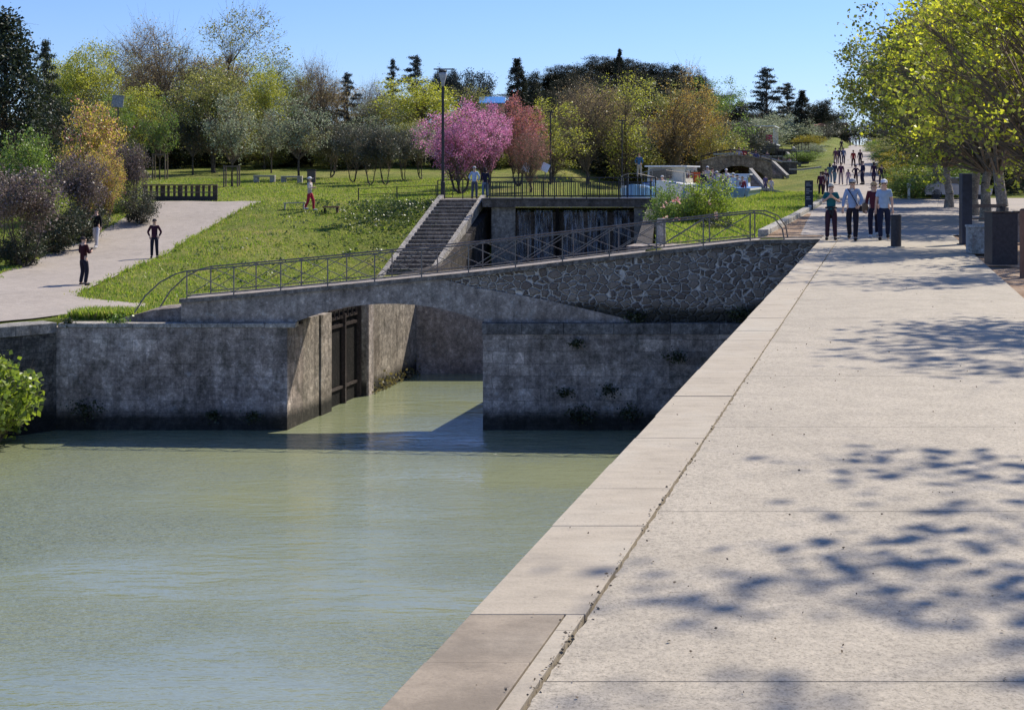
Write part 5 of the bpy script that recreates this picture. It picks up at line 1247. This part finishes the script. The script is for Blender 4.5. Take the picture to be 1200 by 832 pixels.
pr = empty('steel_post', (X(1199.5,27),27,0), 'rusty brown post cut by the right photo edge', 'post')
MB().tube([(0,0,-.1),(0,0,1.25)], .07, 14).build('post', flat('rusty_paint', (.22,.12,.08), .8), pr); MB().ell((0,0,1.25), (.07,.07,.03), 14, 4).build('cap', MT['iron'], pr)
cl = empty('street_cabinet', (X(1196,40),40,0), 'low grey cabinet at the right photo edge behind the brown post', 'cabinet')
MB().box((.15,0,.42), (.55,.4,.84)).build('body', MT['concrete'], cl, bevel=.01); MB().box((.15,0,.86), (.6,.45,.05)).build('lid', MT['darksteel'], cl)
# white marker post
mk = empty('marker_post', (X(1065,92),92,float(zp(92))), 'short white marker post with a round head beside the broad green bush', 'post')
MB().bar((0,0,0),(0,0,.75),.14).build('post', MT['white'], mk); MB().ell((0,0,.85), (.17,.07,.17), 12, 8).build('round_head', MT['white'], mk)
# parked car and low pale wall beyond the plaza
def car(label, x, y, z, rz, paint):
    r = empty('parked_car', (x,y,z), label, 'car', 'cars parked beyond the plaza', rz)
    prof = [(-2.05,.28),(-2.1,.62),(-1.95,.80),(-1.1,.92),(-.55,1.36),(.75,1.40),(1.5,.98),(2.0,.90),(2.1,.55),(2.05,.28)]
    b = MB(); n = len(prof); P = []
    for yy, k in ((-.84,.0),(-.78,.06),(.78,.06),(.84,.0)):
        P += [(px_*(1-(.02 if abs(yy)>.8 else 0)), yy*(.86 if pz > 1.2 else 1), pz-(.0 if abs(yy)<.8 else .03)) for px_, pz in prof]
    fs = [tuple(range(n)), tuple(range(3*n,4*n))[::-1]] + [(j*n+i, (j+1)*n+i, (j+1)*n+(i+1)%n, j*n+(i+1)%n) for j in range(3) for i in range(n)]
    b.add(P, fs); b.build('body', paint, r, bevel=.03)
    for s in (-1,1):
        b = MB(); b.prism([(-1.0,.93),(-.52,1.29),(.68,1.32),(1.25,1.0)], s*.80-.03, s*.80+.03); b.build('side_window', MT['glass'], r)
        for xw in (-1.3,1.3):
            w_ = MB().tube([(xw,s*.74-.1*1,.31),(xw,s*.74+.1,.31)], .31, 18).build('wheel', MT['darksteel'], r)
    MB().box((-.80,0,1.15), (.04,1.25,.50), ry=.88).build('windscreen', MT['glass'], r); MB().box((1.18,0,1.19), (.04,1.2,.5), ry=-1.0).build('rear_window', MT['glass'], r)
    for s in (-1,1): MB().box((-2.07,s*.6,.66), (.08,.34,.14)).build('headlight', MT['white'], r); MB().box((2.07,s*.62,.68), (.08,.28,.14)).build('tail_light', MT['orange'], r)
car('dark parked car with the sun glinting on it beside the broad green bush', X(1087,97), 97, float(zp(97)), .25, flat('dark_car_paint', (.02,.018,.03), .2, .3, .05, 3, .8))
car('pale grey parked car beyond the plaza, partly behind the blue totem', X(1122,92), 92, float(zp(92)), 2.9, flat('grey_car_paint', (.38,.38,.40), .3, .3, .05, 3, .6))
# far buildings
hb = empty('stone_house', (X(976,268),268,H0-(166-HOR)/F*268), 'low ochre stone house with a clay tiled roof at the head of the ramp', 'house')
hx0, hx1 = X(953,268), X(994,268); hz0, hz1 = H0-(168-HOR)/F*268, H0-(148.5-HOR)/F*268
MB().box(((hx0+hx1)/2,271,(hz0+hz1)/2), (hx1-hx0,6,hz1-hz0)).build('wall', MT['render'], hb, world=True)
MB().prism([(hx0-.2,hz1+.01),(hx1+.2,hz1+.01),(hx1-.3,hz1+.75),(hx0+1.6,hz1+.55)], 267.6, 274.3).build('roof', MT['tile'], hb, world=True)
for px in (962,984): MB().box((X(px,268),267.97,(hz0+hz1)/2), (.7,.08,1.0)).build('window', MT['glass'], hb, world=True)
bb = empty('blue_roofed_shed', (X(576,165),165,gz(X(576,165),165)), 'pale shed with a bright blue sheet roof showing over the pink blossom', 'building')
xx0, xx1 = X(561,165), X(592,165); zt = H0-(112-HOR)/F*165; zb = gz(X(576,165),165)
MB().box(((xx0+xx1)/2,168,(zt-.9+zb)/2), (xx1-xx0-.3,5,zt-.9-zb)).build('wall', MT['render'], bb, world=True)
b = MB(); b.prism([(xx0,zt-.95),(xx1,zt-.95),(xx1,zt-.88),(xx0,zt-.88)], 164.9, 165.0); b.add([(xx0,165,zt-.9),(xx1,165,zt-.9),(xx1,169,zt+.05),(xx0,169,zt+.05),(xx0,165,zt-1.0),(xx1,165,zt-1.0),(xx1,169,zt-.05),(xx0,169,zt-.05)], [(0,1,2,3),(7,6,5,4),(0,4,5,1),(1,5,6,2),(2,6,7,3),(3,7,4,0)])
b.build('roof', MT['roofblue'], bb, world=True)

# ------------------------------------------------------------------ boats
def hull_mb(L, W_, zt, bow=.35):
    b = MB(); n = 14; ring = []
    for i in range(n+1):
        t = i/n; y = -L/2+L*t; k = min(1, (t/bow))**.55 if t < bow else 1
        ring.append((y, W_/2*max(k,.05)))
    P = []; lv = ((-.4,.72),(.15,.92),(zt-.18,1.0),(zt,1.02))
    for z, s in lv: P += [(-w_*s, y, z+(.25 if z > .5 and y < -L*.3 else 0)*max(0,(-y-L*.3)/(L*.2))) for y, w_ in ring] + [(w_*s, y, z+(.25 if z > .5 and y < -L*.3 else 0)*max(0,(-y-L*.3)/(L*.2))) for y, w_ in ring[::-1]]
    m = 2*(n+1); fs = []
    for j in range(len(lv)-1):
        for k in range(m): fs.append((j*m+k, j*m+(k+1)%m, (j+1)*m+(k+1)%m, (j+1)*m+k))
    fs += [tuple(range(m))[::-1], tuple(range(3*m,4*m))]
    return b.add(P, fs)
def boat(label, px, Y_, zw, L, W_, hullm, cabin, zt=1.0, rz=-.26, scale=1.0, stripe=None, canopy=False, cab_col=None):
    r = empty('canal_boat', (X(px,Y_),Y_,zw), label, 'boat', 'boats in the locks', rz, scale)
    hull_mb(L, W_, zt).build('hull', hullm, r)
    b = MB()
    for s in (-1,1): b.bar((s*W_*.505,-L*.12,zt-.1),(s*W_*.505,L*.49,zt-.1),.08,.12)
    b.bar((-W_*.3,-L*.44,zt+.1),(W_*.3,-L*.44,zt+.1),.08,.12); b.build('rubbing_strake', stripe or MT['white'], r)
    if cabin:
        y0, y1, h = cabin; cw_ = W_*.72
        MB().box((0,(y0+y1)/2,zt+h/2), (cw_,y1-y0,h), top=.94).build('cabin', cab_col or MT['cream'], r, bevel=.04); cb_ = r.children[-1] if False else [c for c in r.children if c.name.startswith('cabin')][0]
        MB().box((0,(y0+y1)/2,zt+h+.04), (cw_*1.08,y1-y0+.4,.08)).build('cabin_roof', MT['white'], cb_)
        MB().box((-cw_*.14,y0-.0,zt+h*.60), (cw_*.56,.10,h*.52)).build('windscreen', MT['glass'], cb_)
        for s in (-1,1):
            for k in range(3): MB().box((s*cw_*.485,y0+(y1-y0)*(k+.5)/3,zt+h*.58), (.08,(y1-y0)/4.2,h*.42)).build('cabin_window', MT['glass'], cb_)
    # bow rail
    b = MB(); pts = [(-W_*.45,-L*.1,zt+.6),(-W_*.38,-L*.32,zt+.7),(-W_*.12,-L*.45,zt+.85),(W_*.12,-L*.45,zt+.85),(W_*.38,-L*.32,zt+.7),(W_*.45,-L*.1,zt+.6)]
    b.tube(pts, .022, 5)
    for p in pts: b.bar(p, (p[0],p[1],zt+.0), .03)
    b.build('bow_rail', MT['galv'], r)
    if canopy:
        b = MB()
        for s in (-1,1):
            for k in range(5): yy = -L*.3+L*.7*k/4; MB().bar((s*W_*.44,yy,zt),(s*W_*.44,yy,zt+1.9),.06).build('canopy_post', MT['white'], r)
        MB().box((0,L*.05,zt+1.95), (W_*.98,L*.76,.10)).build('canopy', MT['white'], r)
    return r
b1 = boat('white hire cruiser with a cream cabin and blue striped hull in the upper basin', 787, 88, .02, 11, 3.3, MT['white'], (-2.2,3.6,1.05), 1.25, stripe=MT['bluehull'])
for s in (-1.1, .1, 1.2):
    MB().ell((s,-4.3 if abs(s) < .5 else -3.2,.75), (.14,.14,.34), 10, 8).build('fender', MT['bluehull'], b1)
b2 = boat('crowded white and blue tour boat in the upper basin, right of the hire cruiser', 842, 91, .02, 13, 4.2, MT['bluehull'], (4.0,5.6,.8), 1.0, stripe=MT['white'], cab_col=MT['white'])
b = MB(); b.box((-1.3,-2.2,1.62), (.8,.1,.72)); b.build('orange_panel', MT['orange'], b2)
b4 = boat('small open boat with a light blue hull at the left end of the upper basin', 752, 84, .02, 6.5, 2.2, flat('light_blue_hull', (.22,.42,.68), .35, 0, .1), None, 1.05)
b3 = boat('distant white passenger boat with a flat canopy in the uppermost lock', 897, 164, H0-(179-HOR)/F*164+.3, 9, 2.6, MT['darksteel'], None, .7, canopy=True)
MB().box((.5,-1.2,1.35), (.7,.1,.7)).build('red_banner', flat('red_banner', (.6,.04,.12), .6), b3)
# ------------------------------------------------------------------ people
def skin_mesh(name, V, E, Rr, root, sub=1, flatten=None):
    me = bpy.data.meshes.new(name+'_cage'); me.from_pydata(V, E, []); me.update()
    o = bpy.data.objects.new(name+'_cage', me); COL.objects.link(o)
    o.modifiers.new('skin', 'SKIN').use_smooth_shade = True
    if not me.skin_vertices: pass
    s = me.skin_vertices[0].data
    for i, r_ in enumerate(Rr):
        s[i].radius = (r_, r_) if not hasattr(r_, '__len__') else r_; s[i].use_root = (i == root)
    m = o.modifiers.new('sub', 'SUBSURF'); m.levels = sub; m.render_levels = sub
    dg = bpy.context.evaluated_depsgraph_get(); dg.update()
    out = bpy.data.meshes.new_from_object(o.evaluated_get(dg)); out.name = name
    bpy.data.objects.remove(o); bpy.data.meshes.remove(me)
    for p in out.polygons: p.use_smooth = True
    return out
def pose_joints(pose, legs):
    J = {}
    for s, k in ((-1,'L'),(1,'R')):
        J['sh'+k] = (s*.155,.0,1.405)
        if pose == 'down':   el, wr, ha = (s*.215,.02,1.14), (s*.235,-.05,.90), (s*.235,-.08,.82)
        elif pose == 'chest': el, wr, ha = (s*.25,-.06,1.16), (s*.10,-.26,1.27), (s*.04,-.29,1.33)
        elif pose == 'phone': el, wr, ha = (s*.23,-.03,1.15), (s*.12,-.27,1.20), (s*.06,-.33,1.22)
        elif pose == 'hips':  el, wr, ha = (s*.36,.06,1.17), (s*.20,.0,1.02), (s*.14,-.06,1.0)
        elif pose == 'strap': el, wr, ha = ((s*.24,.02,1.14), (s*.26,-.06,.92), (s*.26,-.09,.84)) if s < 0 else ((s*.27,-.02,1.15),(s*.20,-.16,.97),(s*.16,-.20,.95))
        elif pose == 'pockets': el, wr, ha = (s*.29,.05,1.15), (s*.20,-.03,.96), (s*.18,-.05,.90)
        elif pose == 'raise': el, wr, ha = ((s*.215,.02,1.14), (s*.235,-.05,.90), (s*.235,-.08,.82)) if s > 0 else ((s*.26,-.08,1.18),(s*.14,-.22,1.33),(s*.08,-.20,1.40))
        J['el'+k], J['wr'+k], J['ha'+k] = el, wr, ha
        f = {'stand':0, 'walk':s, 'walk2':-s}[legs]
        J['hi'+k] = (s*.09,0,.91); J['kn'+k] = (s*.105,-.06-.10*f,.50); J['an'+k] = (s*(.12 if f == 0 else .09),.03-.20*f,.09+(.06 if f < 0 else 0)); J['to'+k] = (J['an'+k][0]+s*.02, J['an'+k][1]-.15, .035+(.0 if f >= 0 else -.0))
    return J
PC = {}
def body_meshes(pose, legs, sleeve, detail, stout=1.0, skirt=False):
    key = (pose, legs, sleeve, detail, stout)
    if key in PC: return PC[key]
    J = pose_joints(pose, legs); q = stout
    # body, one continuous surface
    V = [(0,0,.95),(0,0,1.10),(0,.0,1.28),(0,.0,1.40),(0,.005,1.475),(0,-.01,1.535),(0,-.015,1.60),(0,-.01,1.665)]
    Rr = [.125*q,.115*q,.135*q,.10,.056,.066,.088,.074]; E = [(0,1),(1,2),(2,3),(3,4),(4,5),(5,6),(6,7)]
    def chain(parent, pts, rads):
        for p, r_ in zip(pts, rads):
            V.append(p); Rr.append(r_); E.append((parent, len(V)-1)); parent = len(V)-1
        return parent
    for k in 'LR':
        e_ = chain(3, [J['sh'+k], J['el'+k], J['wr'+k]], [.052,.040,.027])
        h = chain(e_, [J['ha'+k]], [(.034,.026)])
        if detail:
            s = -1 if k == 'L' else 1; W_ = Vector(J['wr'+k]); Hh = Vector(J['ha'+k]); d = (Hh-W_).normalized(); sd = d.cross(Vector((0,-1,0)) if abs(d.y) < .8 else Vector((0,0,1))).normalized()
            cur = Vector((0,-.012,0)) if abs(d.y) < .8 else Vector((0,0,-.012))
            for i, (o_, L_) in enumerate(((-.027,.058),(-.009,.068),(.009,.072),(.027,.064))):
                p1 = Hh+sd*o_+d*.03; p2 = p1+d*L_*.45+cur*.5; p3 = p2+d*L_*.45+cur*1.6
                chain(h, [tuple(p1), tuple(p2), tuple(p3)], [.0095,.009,.008])
            t1 = Hh+sd*(.036)*(-s)-d*.02+Vector((0,-.01,0)); t2 = t1+sd*.018*(-s)+d*.035; chain(h, [tuple(t1), tuple(t2)], [.011,.009])
        a_ = chain(0, [J['hi'+k], J['kn'+k], J['an'+k], J['to'+k]], [.088*q,.056,.040,.036])
    if detail:
        chain(6, [(0,-.100,1.60),(0,-.124,1.588)], [.014,.012]); chain(6, [(-.088,.0,1.60)], [.014]); chain(6, [(.088,.0,1.60)], [.014])
        chain(5, [(0,-.075,1.545)], [.026])
    body = skin_mesh('body', V, E, Rr, 0, 2 if detail else 1)
    # flatten the trunk front to back
    for v in body.vertices:
        if .85 < v.co.z < 1.44 and abs(v.co.x) < .2 and abs(v.co.y) < .16: v.co.y *= .82
    # shirt
    V = [(0,0,.90),(0,0,1.08),(0,0,1.28),(0,.0,1.405),(0,.003,1.45)]; Rr = [.148*q,.140*q,.150*q,.105,.062]; E = [(0,1),(1,2),(2,3),(3,4)]
    for k in 'LR':
        el = Vector(J['el'+k]); sh = Vector(J['sh'+k]); wr = Vector(J['wr'+k])
        if sleeve == 'long': chain(3, [tuple(sh), tuple(el), tuple(el.lerp(wr,.93))], [.068,.052,.040])
        else: chain(3, [tuple(sh), tuple(sh.lerp(el,.72))], [.068,.056])
    shirt = skin_mesh('shirt', V, E, Rr, 1, 2)
    for v in shirt.vertices:
        if abs(v.co.x) < .2: v.co.y *= .84
    # trousers
    V = [(0,0,1.0),(0,0,.93)]; Rr = [.138*q,.145*q]; E = [(0,1)]
    for k in 'LR':
        kn = Vector(J['kn'+k]); an = Vector(J['an'+k]); chain(1, [J['hi'+k], tuple(kn), tuple(an.lerp(kn,-.04))], [.106*q,.078,.064])
    tr = skin_mesh('trousers', V, E, Rr, 0, 2)
    for v in tr.vertices:
        if v.co.z > .86: v.co.y *= .86
    sh_ = []
    for k in 'LR':
        an = J['an'+k]; to = J['to'+k]; c = ((an[0]+to[0])/2, (an[1]+to[1])/2-.005, max(.045, an[2]-.045))
        sh_.append(MB().ell(c, (.052,.145,.052), 12, 8).mesh('shoe'))
        for p in sh_[-1].polygons: p.use_smooth = True
    PC[key] = (body, shirt, tr, sh_); return PC[key]
HC = {}
def shape(key, fn):
    if key not in HC:
        HC[key] = fn().mesh(key)
        for p in HC[key].polygons: p.use_smooth = True
    return HC[key]
def hair_short(): return MB().ell((0,.018,1.635), (.094,.102,.105), 16, 8, 0, .56)
def hair_long():
    b = MB(); b.ell((0,.018,1.635), (.104,.113,.112), 16, 8, 0, .5); b.tube([(0,.055,1.64),(0,.07,1.54),(0,.065,1.44)], [.085,.098,.06], 12); return b
def cap_():
    b = MB(); b.ell((0,.008,1.66), (.099,.108,.090), 16, 6, 0, .55); b.box((0,-.125,1.655), (.13,.10,.012), rx=.15); return b
def sunhat():
    b = MB(); b.ell((0,.005,1.67), (.108,.115,.09), 16, 6, 0, .5); b.tube([(0,0,1.662),(0,0,1.674)], .185, 18); return b
FM = {}
def cloth(c, rough=.85):
    k = tuple(c)
    if k not in FM: FM[k] = flat('cloth_%02d' % len(FM), c, rough, 0, .14, 7, .15)
    return FM[k]
SKIN = flat('skin', (.62,.40,.30), .55, 0, .08, 8, .35)
def person(label, loc, facing, pose='down', legs='stand', h=1.72, top=(.3,.3,.3), legc=(.03,.03,.04), hair=(.08,.06,.05), hairtype='short', hat=None, hatc=(.7,.7,.7),
           sleeve='long', shoes=(.03,.03,.03), detail=False, stout=1.0, group=None, extra=None, simple=False):
    r = empty('person', loc, label, 'person', group, facing, h/1.735)
    body, shirt, tr, sh_ = body_meshes(pose, legs, sleeve, detail, stout)
    link_mesh('body', body, r, SKIN, True); link_mesh('shirt', shirt, r, cloth(top), True); link_mesh('trousers', tr, r, cloth(legc), True)
    if not simple:
        for m_ in sh_: link_mesh('shoe', m_, r, cloth(shoes), True)
    link_mesh('hair', shape('hair_'+hairtype, hair_short if hairtype == 'short' else hair_long), r, cloth(hair), True)
    if hat: link_mesh('hat', shape('hat_'+hat, cap_ if hat == 'cap' else sunhat), r, cloth(hatc), True)
    if detail:
        for s in (-1,1):
            MB().ell((s*.033,-.098,1.613), (.013,.008,.009), 8, 6).build('eye', cloth((.02,.02,.02)), r)
        MB().ell((0,-.088,1.562), (.024,.008,.006), 8, 6).build('mouth', cloth((.30,.10,.09)), r)
    if extra: extra(r)
    return r
def glasses(r):
    b = MB(); [b.ell((s*.036,-.104,1.615), (.023,.009,.016), 10, 6) for s in (-1,1)]; b.bar((-.09,-.05,1.618),(-.05,-.1,1.618),.008); b.bar((.09,-.05,1.618),(.05,-.1,1.618),.008); b.bar((-.02,-.108,1.62),(.02,-.108,1.62),.008)
    b.build('sunglasses', cloth((.015,.015,.02)), r)
def on_p(px, pyf, lo=38, hi=300):
    Ys = np.arange(lo, hi, .1); py = HOR+(H0-zp(Ys))*F/Ys; i = int(np.argmin(np.abs(py-pyf))); Y_ = float(Ys[i]); return ((px-600)/F*Y_, Y_, float(zp(Y_))+.004)
GWK = 'group walking towards the viewer on the quay'
def ex1(r):
    glasses(r)
    b = MB(); b.tube([(-.16,-.02,.98),(-.05,-.135,1.0),(.05,-.135,1.0),(.16,-.02,.98),(.1,.12,.98),(-.1,.12,.98),(-.16,-.02,.98)], .026, 8); b.build('tied_jacket', cloth((.03,.032,.04)), r)
    b = MB(); b.box((.05,-.125,.86), (.07,.03,.26), top=.8, ry=.15); b.box((-.04,-.125,.88), (.06,.03,.22), top=.8, ry=-.2); b.box((0,.13,.82), (.3,.05,.34)); b.build('jacket_tails', cloth((.03,.032,.04)), r, bevel=.02)
    b = MB(); b.ell((0,.18,1.22), (.15,.09,.20), 12, 8); b.build('rucksack', cloth((.05,.03,.045)), r, smooth=True)
def ex2(r):
    glasses(r); b = MB(); b.tube([(-.13,-.04,1.455),(-.06,-.128,1.36),(.06,-.150,1.16),(.16,-.09,.97)], .013, 6); b.build('strap', cloth((.02,.02,.05)), r)
    MB().box((.22,-.05,.90), (.10,.16,.16)).build('shoulder_bag', cloth((.025,.022,.03)), r, bevel=.02)
    MB().tube([(0,-.075,1.43),(0,-.10,1.40)], .04, 8).build('collar', cloth((.62,.66,.74)), r)
def ex3(r): glasses(r); MB().ell((-.27,-.03,.92), (.11,.08,.17), 12, 8).build('shoulder_bag', cloth((.17,.12,.085)), r, smooth=True)
def ex4(r): glasses(r)
def P4(px, pyf): x, y, z = PX(px, pyf, H0*F/(pyf-HOR)); return (x, y, .004)
person('white haired woman in a teal T-shirt with a dark jacket round her waist', P4(974,281.5), -.25, 'chest', 'stand', 1.66, (.02,.13,.16), (.045,.022,.035), (.62,.58,.50), 'short', None, sleeve='short', detail=True, group=GWK, extra=ex1, stout=1.05)
person('man in a light blue long sleeved shirt with a dark strap across his chest', P4(999,282), -.3, 'strap', 'walk', 1.78, (.27,.37,.58), (.02,.018,.028), (.12,.11,.10), 'short', 'cap', (.33,.34,.38), detail=True, group=GWK, extra=ex2)
person('blonde woman in a dark red top with a brown bag, half behind her companion', P4(1024,278.5), -.25, 'down', 'walk2', 1.68, (.10,.025,.04), (.025,.022,.04), (.50,.34,.18), 'long', None, shoes=(.6,.6,.6), detail=True, group=GWK, extra=ex3)
person('man in a white cap, pale blue T-shirt and navy trousers, nearest the bollard', P4(1036,281.5), -.3, 'down', 'walk2', 1.76, (.33,.46,.66), (.018,.024,.055), (.55,.53,.50), 'short', 'cap', (.68,.70,.78), 'short', detail=True, group=GWK, extra=ex4, stout=1.12)
# left bank
def G(px, py): x, y, z = on_ground(px, py); return (x, y, gz(x, y)+.055)
def exp_(r): MB().box((0,-.36,1.24), (.09,.02,.15), rx=.4).build('phone', cloth((.02,.02,.02)), r)
person('man in a dark red top on the left path looking down at his phone', G(98,335.5), 2.6, 'phone', 'stand', 1.76, (.045,.012,.018), (.022,.022,.036), (.05,.04,.04), 'short', None, shoes=(.05,.05,.06), detail=True, extra=exp_)
person('man in a black top and white trousers at the edge of the left path', G(113,292), -.2, 'raise', 'walk', 1.74, (.012,.012,.014), (.62,.60,.62), (.05,.04,.03), 'short', None, shoes=(.5,.5,.5), detail=True, extra=glasses)
person('person in a dark maroon sweatshirt at the right edge of the left path', G(181,304), .15, 'pockets', 'stand', 1.66, (.055,.018,.035), (.02,.02,.035), (.04,.03,.03), 'short', 'cap', (.04,.035,.04), detail=True)
person('man in a pale shirt, white hat and red trousers walking along the grass crest', (X(363,75.5),75.5,gz(X(363,75.5),75.5)), 1.25, 'phone', 'walk', 1.78, (.56,.50,.46), (.42,.03,.06), (.5,.5,.5), 'short', 'sunhat', (.75,.74,.72), shoes=(.5,.5,.5))
person('man in a light blue shirt seen from behind at the head of the stairs', (X(556,77.0),76.9,.57), 3.0, 'pockets', 'stand', 1.74, (.42,.52,.68), (.10,.11,.14), (.25,.2,.17), 'short', 'cap', (.5,.5,.5), group='pair at the head of the stairs')
person('woman in a dark top and blue jeans at the head of the stairs', (X(568.5,77.0),76.9,.57), 3.3, 'down', 'stand', 1.68, (.025,.025,.05), (.16,.22,.32), (.04,.03,.03), 'long', None, group='pair at the head of the stairs')
person('person in a blue jacket on the lawn left of the hire cruiser', (X(749,100),100,H0-(208-HOR)/F*100), 2.8, 'pockets', 'stand', 1.7, (.05,.13,.26), (.35,.33,.3), (.2,.1,.06), 'short')
# on the ramp
GR = 'people strolling on the ramp'
ramp_people = [
 (1000,197,0,'down','walk',(.28,.025,.03),(.05,.02,.03),'person in a red top in the middle of the ramp',1.7,'short'),
 (1008,196,3.0,'down','walk2',(.03,.02,.05),(.03,.025,.04),'person in dark clothes just right of the one in red',1.7,'short'),
 (1003,216.5,3.1,'hips','stand',(.03,.02,.04),(.06,.03,.05),'person in black with hands on hips in the middle of the ramp',1.5,'short'),
 (994,217.5,3.1,'down','walk',(.38,.26,.32),(.30,.30,.42),'child in a pink top left of the one with hands on hips',1.22,'long'),
 (1011,216.5,-1.2,'down','stand',(.02,.025,.07),(.03,.03,.06),'tall person in navy right of the one with hands on hips',1.8,'short'),
 (1024,215.5,3.1,'down','walk2',(.05,.03,.06),(.08,.05,.09),'woman in a long plum top, left of the pair at the ramp\'s right',1.68,'long'),
 (1033,219.5,3.1,'pockets','walk',(.045,.03,.06),(.05,.05,.09),'person in dark plum clothes, right of the pair near the ramp hedge',1.68,'short'),
 (985.5,216.5,3.0,'down','stand',(.09,.03,.07),(.42,.34,.32),'person in a wine coloured top and pale trousers left of the child',1.7,'short'),
 (978,215.5,2.6,'down','walk',(.04,.05,.09),(.16,.25,.30),'person in a navy top and teal trousers at the left edge of the ramp',1.7,'short'),
 (972.5,217,2.9,'pockets','walk2',(.10,.18,.22),(.12,.20,.25),'person in grey teal clothes farthest left of that cluster',1.65,'long'),
 (967.5,226,2.8,'phone','stand',(.06,.03,.06),(.04,.03,.05),'person in dark clothes at the lower left of the ramp',1.68,'short'),
 (962,231.5,2.9,'down','stand',(.10,.025,.05),(.05,.03,.045),'person in a maroon jacket nearest the plaza, left edge of the ramp',1.7,'short'),
 (964.5,228.5,2.5,'pockets','walk',(.38,.33,.34),(.05,.03,.05),'person in a pale jacket behind the one in maroon',1.6,'long'),
 (979,193.5,3.0,'down','stand',(.14,.06,.10),(.28,.20,.22),'person in a mauve top, left of the trio halfway up the ramp',1.72,'short'),
 (983.5,193,3.0,'pockets','walk',(.06,.04,.07),(.05,.04,.07),'person in dark clothes, middle of the trio halfway up the ramp',1.72,'short'),
 (988.5,193,3.0,'down','walk2',(.16,.20,.32),(.06,.05,.10),'person in a blue top, right of the trio halfway up the ramp',1.72,'short'),
 (986,178,3.0,'down','walk',(.04,.03,.05),(.08,.06,.09),'person in dark clothes high on the left side of the ramp',1.72,'short'),
 (996,172,3.0,'down','stand',(.05,.05,.08),(.05,.05,.08),'far person at the head of the ramp, left of the group',1.74,'short'),
 (999.5,171.5,0.0,'pockets','stand',(.35,.34,.36),(.06,.05,.08),'far person in a white top at the head of the ramp',1.74,'short'),
 (1003,172.5,3.0,'down','walk',(.04,.04,.07),(.10,.09,.12),'far person in black at the head of the ramp',1.74,'short'),
 (1007,171,0.0,'down','walk2',(.14,.11,.13),(.05,.05,.08),'far person at the head of the ramp, right of the group',1.74,'short'),
]
for px, py, fc, po, lg, tc, lc, lb, hh, ht in ramp_people:
    person(lb, on_p(px, py), fc, po, lg, hh, tc, lc, (.06,.045,.04), ht, group=GR, simple=py < 200)
# around the lock stairs and on the boats
person('person in a purple top standing at the foot of the lowest lockside steps', (X(897,99),99,H0-(227-HOR)/F*99), .3, 'down', 'stand', 1.3, (.16,.12,.24), (.14,.11,.20), (.05,.04,.03), 'short')
person('person in a white top sitting down beside the lowest lockside steps', (X(904,99),99,H0-(229-HOR)/F*99), .4, 'pockets', 'walk', 1.2, (.60,.55,.66), (.40,.36,.45), (.3,.2,.1), 'short')
GPB = 'passengers on the boats'
bp = [(763,207,.30,'raise',(.62,.62,.66),'passenger in white on the bow of the hire cruiser, left',83.5,'cap'), (770,209,.1,'pockets',(.20,.32,.50),'passenger in blue on the bow of the hire cruiser',83.8,None),
 (776,206,3.1,'phone',(.60,.38,.38),'passenger in pink at the left corner of the cruiser cabin',84.5,'cap'),
 (824,199,.4,'down',(.03,.03,.05),'passenger in black at the left front of the tour boat',88,None), (829,195,3.0,'hips',(.62,.52,.48),'passenger in a white cap standing tallest on the tour boat',89,'cap'),
 (835,197,.2,'raise',(.22,.17,.19),'passenger in brown left of the tour boat middle',89.5,None), (840,201,.2,'down',(.66,.64,.62),'passenger in white in the middle of the tour boat',88.5,'sunhat'),
 (847,203,3.1,'down',(.10,.10,.20),'passenger in navy right of the tour boat middle',88,None), (853,204,.1,'phone',(.50,.60,.66),'passenger in pale blue on the right half of the tour boat',88.6,'cap'),
 (859,203,2.9,'pockets',(.46,.62,.62),'passenger in pale teal on the right half of the tour boat',89.3,'sunhat'), (864,205,.3,'hips',(.60,.60,.60),'passenger in white near the right side of the tour boat',88,None),
 (870,207,.2,'raise',(.30,.05,.06),'passenger in red at the right end of the tour boat',88.2,None), (851,198,.1,'down',(.62,.62,.64),'passenger in white further back on the tour boat',91,'cap'),
 (833,205,.1,'down',(.12,.13,.2),'passenger in dark blue low at the front of the tour boat',87,None)]
for px, pyt, fc, po, tc, lb, Y_, hat in bp:
    zt = H0-(pyt-HOR)/F*Y_; person(lb, (X(px,Y_), Y_, zt-1.68), fc, po, 'stand', 1.68, tc, (.12,.12,.16), (.10,.07,.05), 'short', hat, (.7,.7,.7), group=GPB)
for i, (px, pyt, tc, lb) in enumerate(((890,162.5,(.5,.5,.5),'passenger in white on the distant canopy boat, left'), (896,163,(.06,.05,.08),'passenger in black in the middle of the distant canopy boat'), (903,162.5,(.5,.08,.12),'passenger in red on the distant canopy boat, right'))):
    Y_ = 162; person(lb, (X(px,Y_), Y_, H0-(pyt-HOR)/F*Y_-1.68), .1, 'down', 'stand', 1.68, tc, (.1,.1,.12), (.1,.07,.05), 'short', None, group=GPB)

for i, (px, pyt, Y_, tc, lb) in enumerate(((856,174.5,118.5,(.05,.05,.08),'dark clad person on the lock bridge, leftmost of four'), (866,172.5,118.5,(.5,.48,.5),'person in white on the lock bridge, second from left'),
      (872,173,118.5,(.35,.06,.06),'person in red on the lock bridge, third from left'), (886,176,118.5,(.08,.1,.2),'person in navy on the lock bridge, rightmost of four'),
      (912,184,131.5,(.06,.05,.08),'person in black on the terrace above the second flight of steps'), (925,184.5,131.5,(.5,.45,.45),'person in cream on the terrace above the second flight of steps'), (899,177,142,(.12,.1,.14),'person in grey on the terrace above the lock bridge'))):
    person(lb, (X(px,Y_), Y_, H0-(pyt-HOR)/F*Y_-1.7), [.2,3.0,-.4,2.8][i%4], ['down','pockets','phone'][i%3], 'stand', 1.7, tc, (.07,.07,.1), (.08,.06,.05), 'short', None, group='people on the lock bridge and terraces')
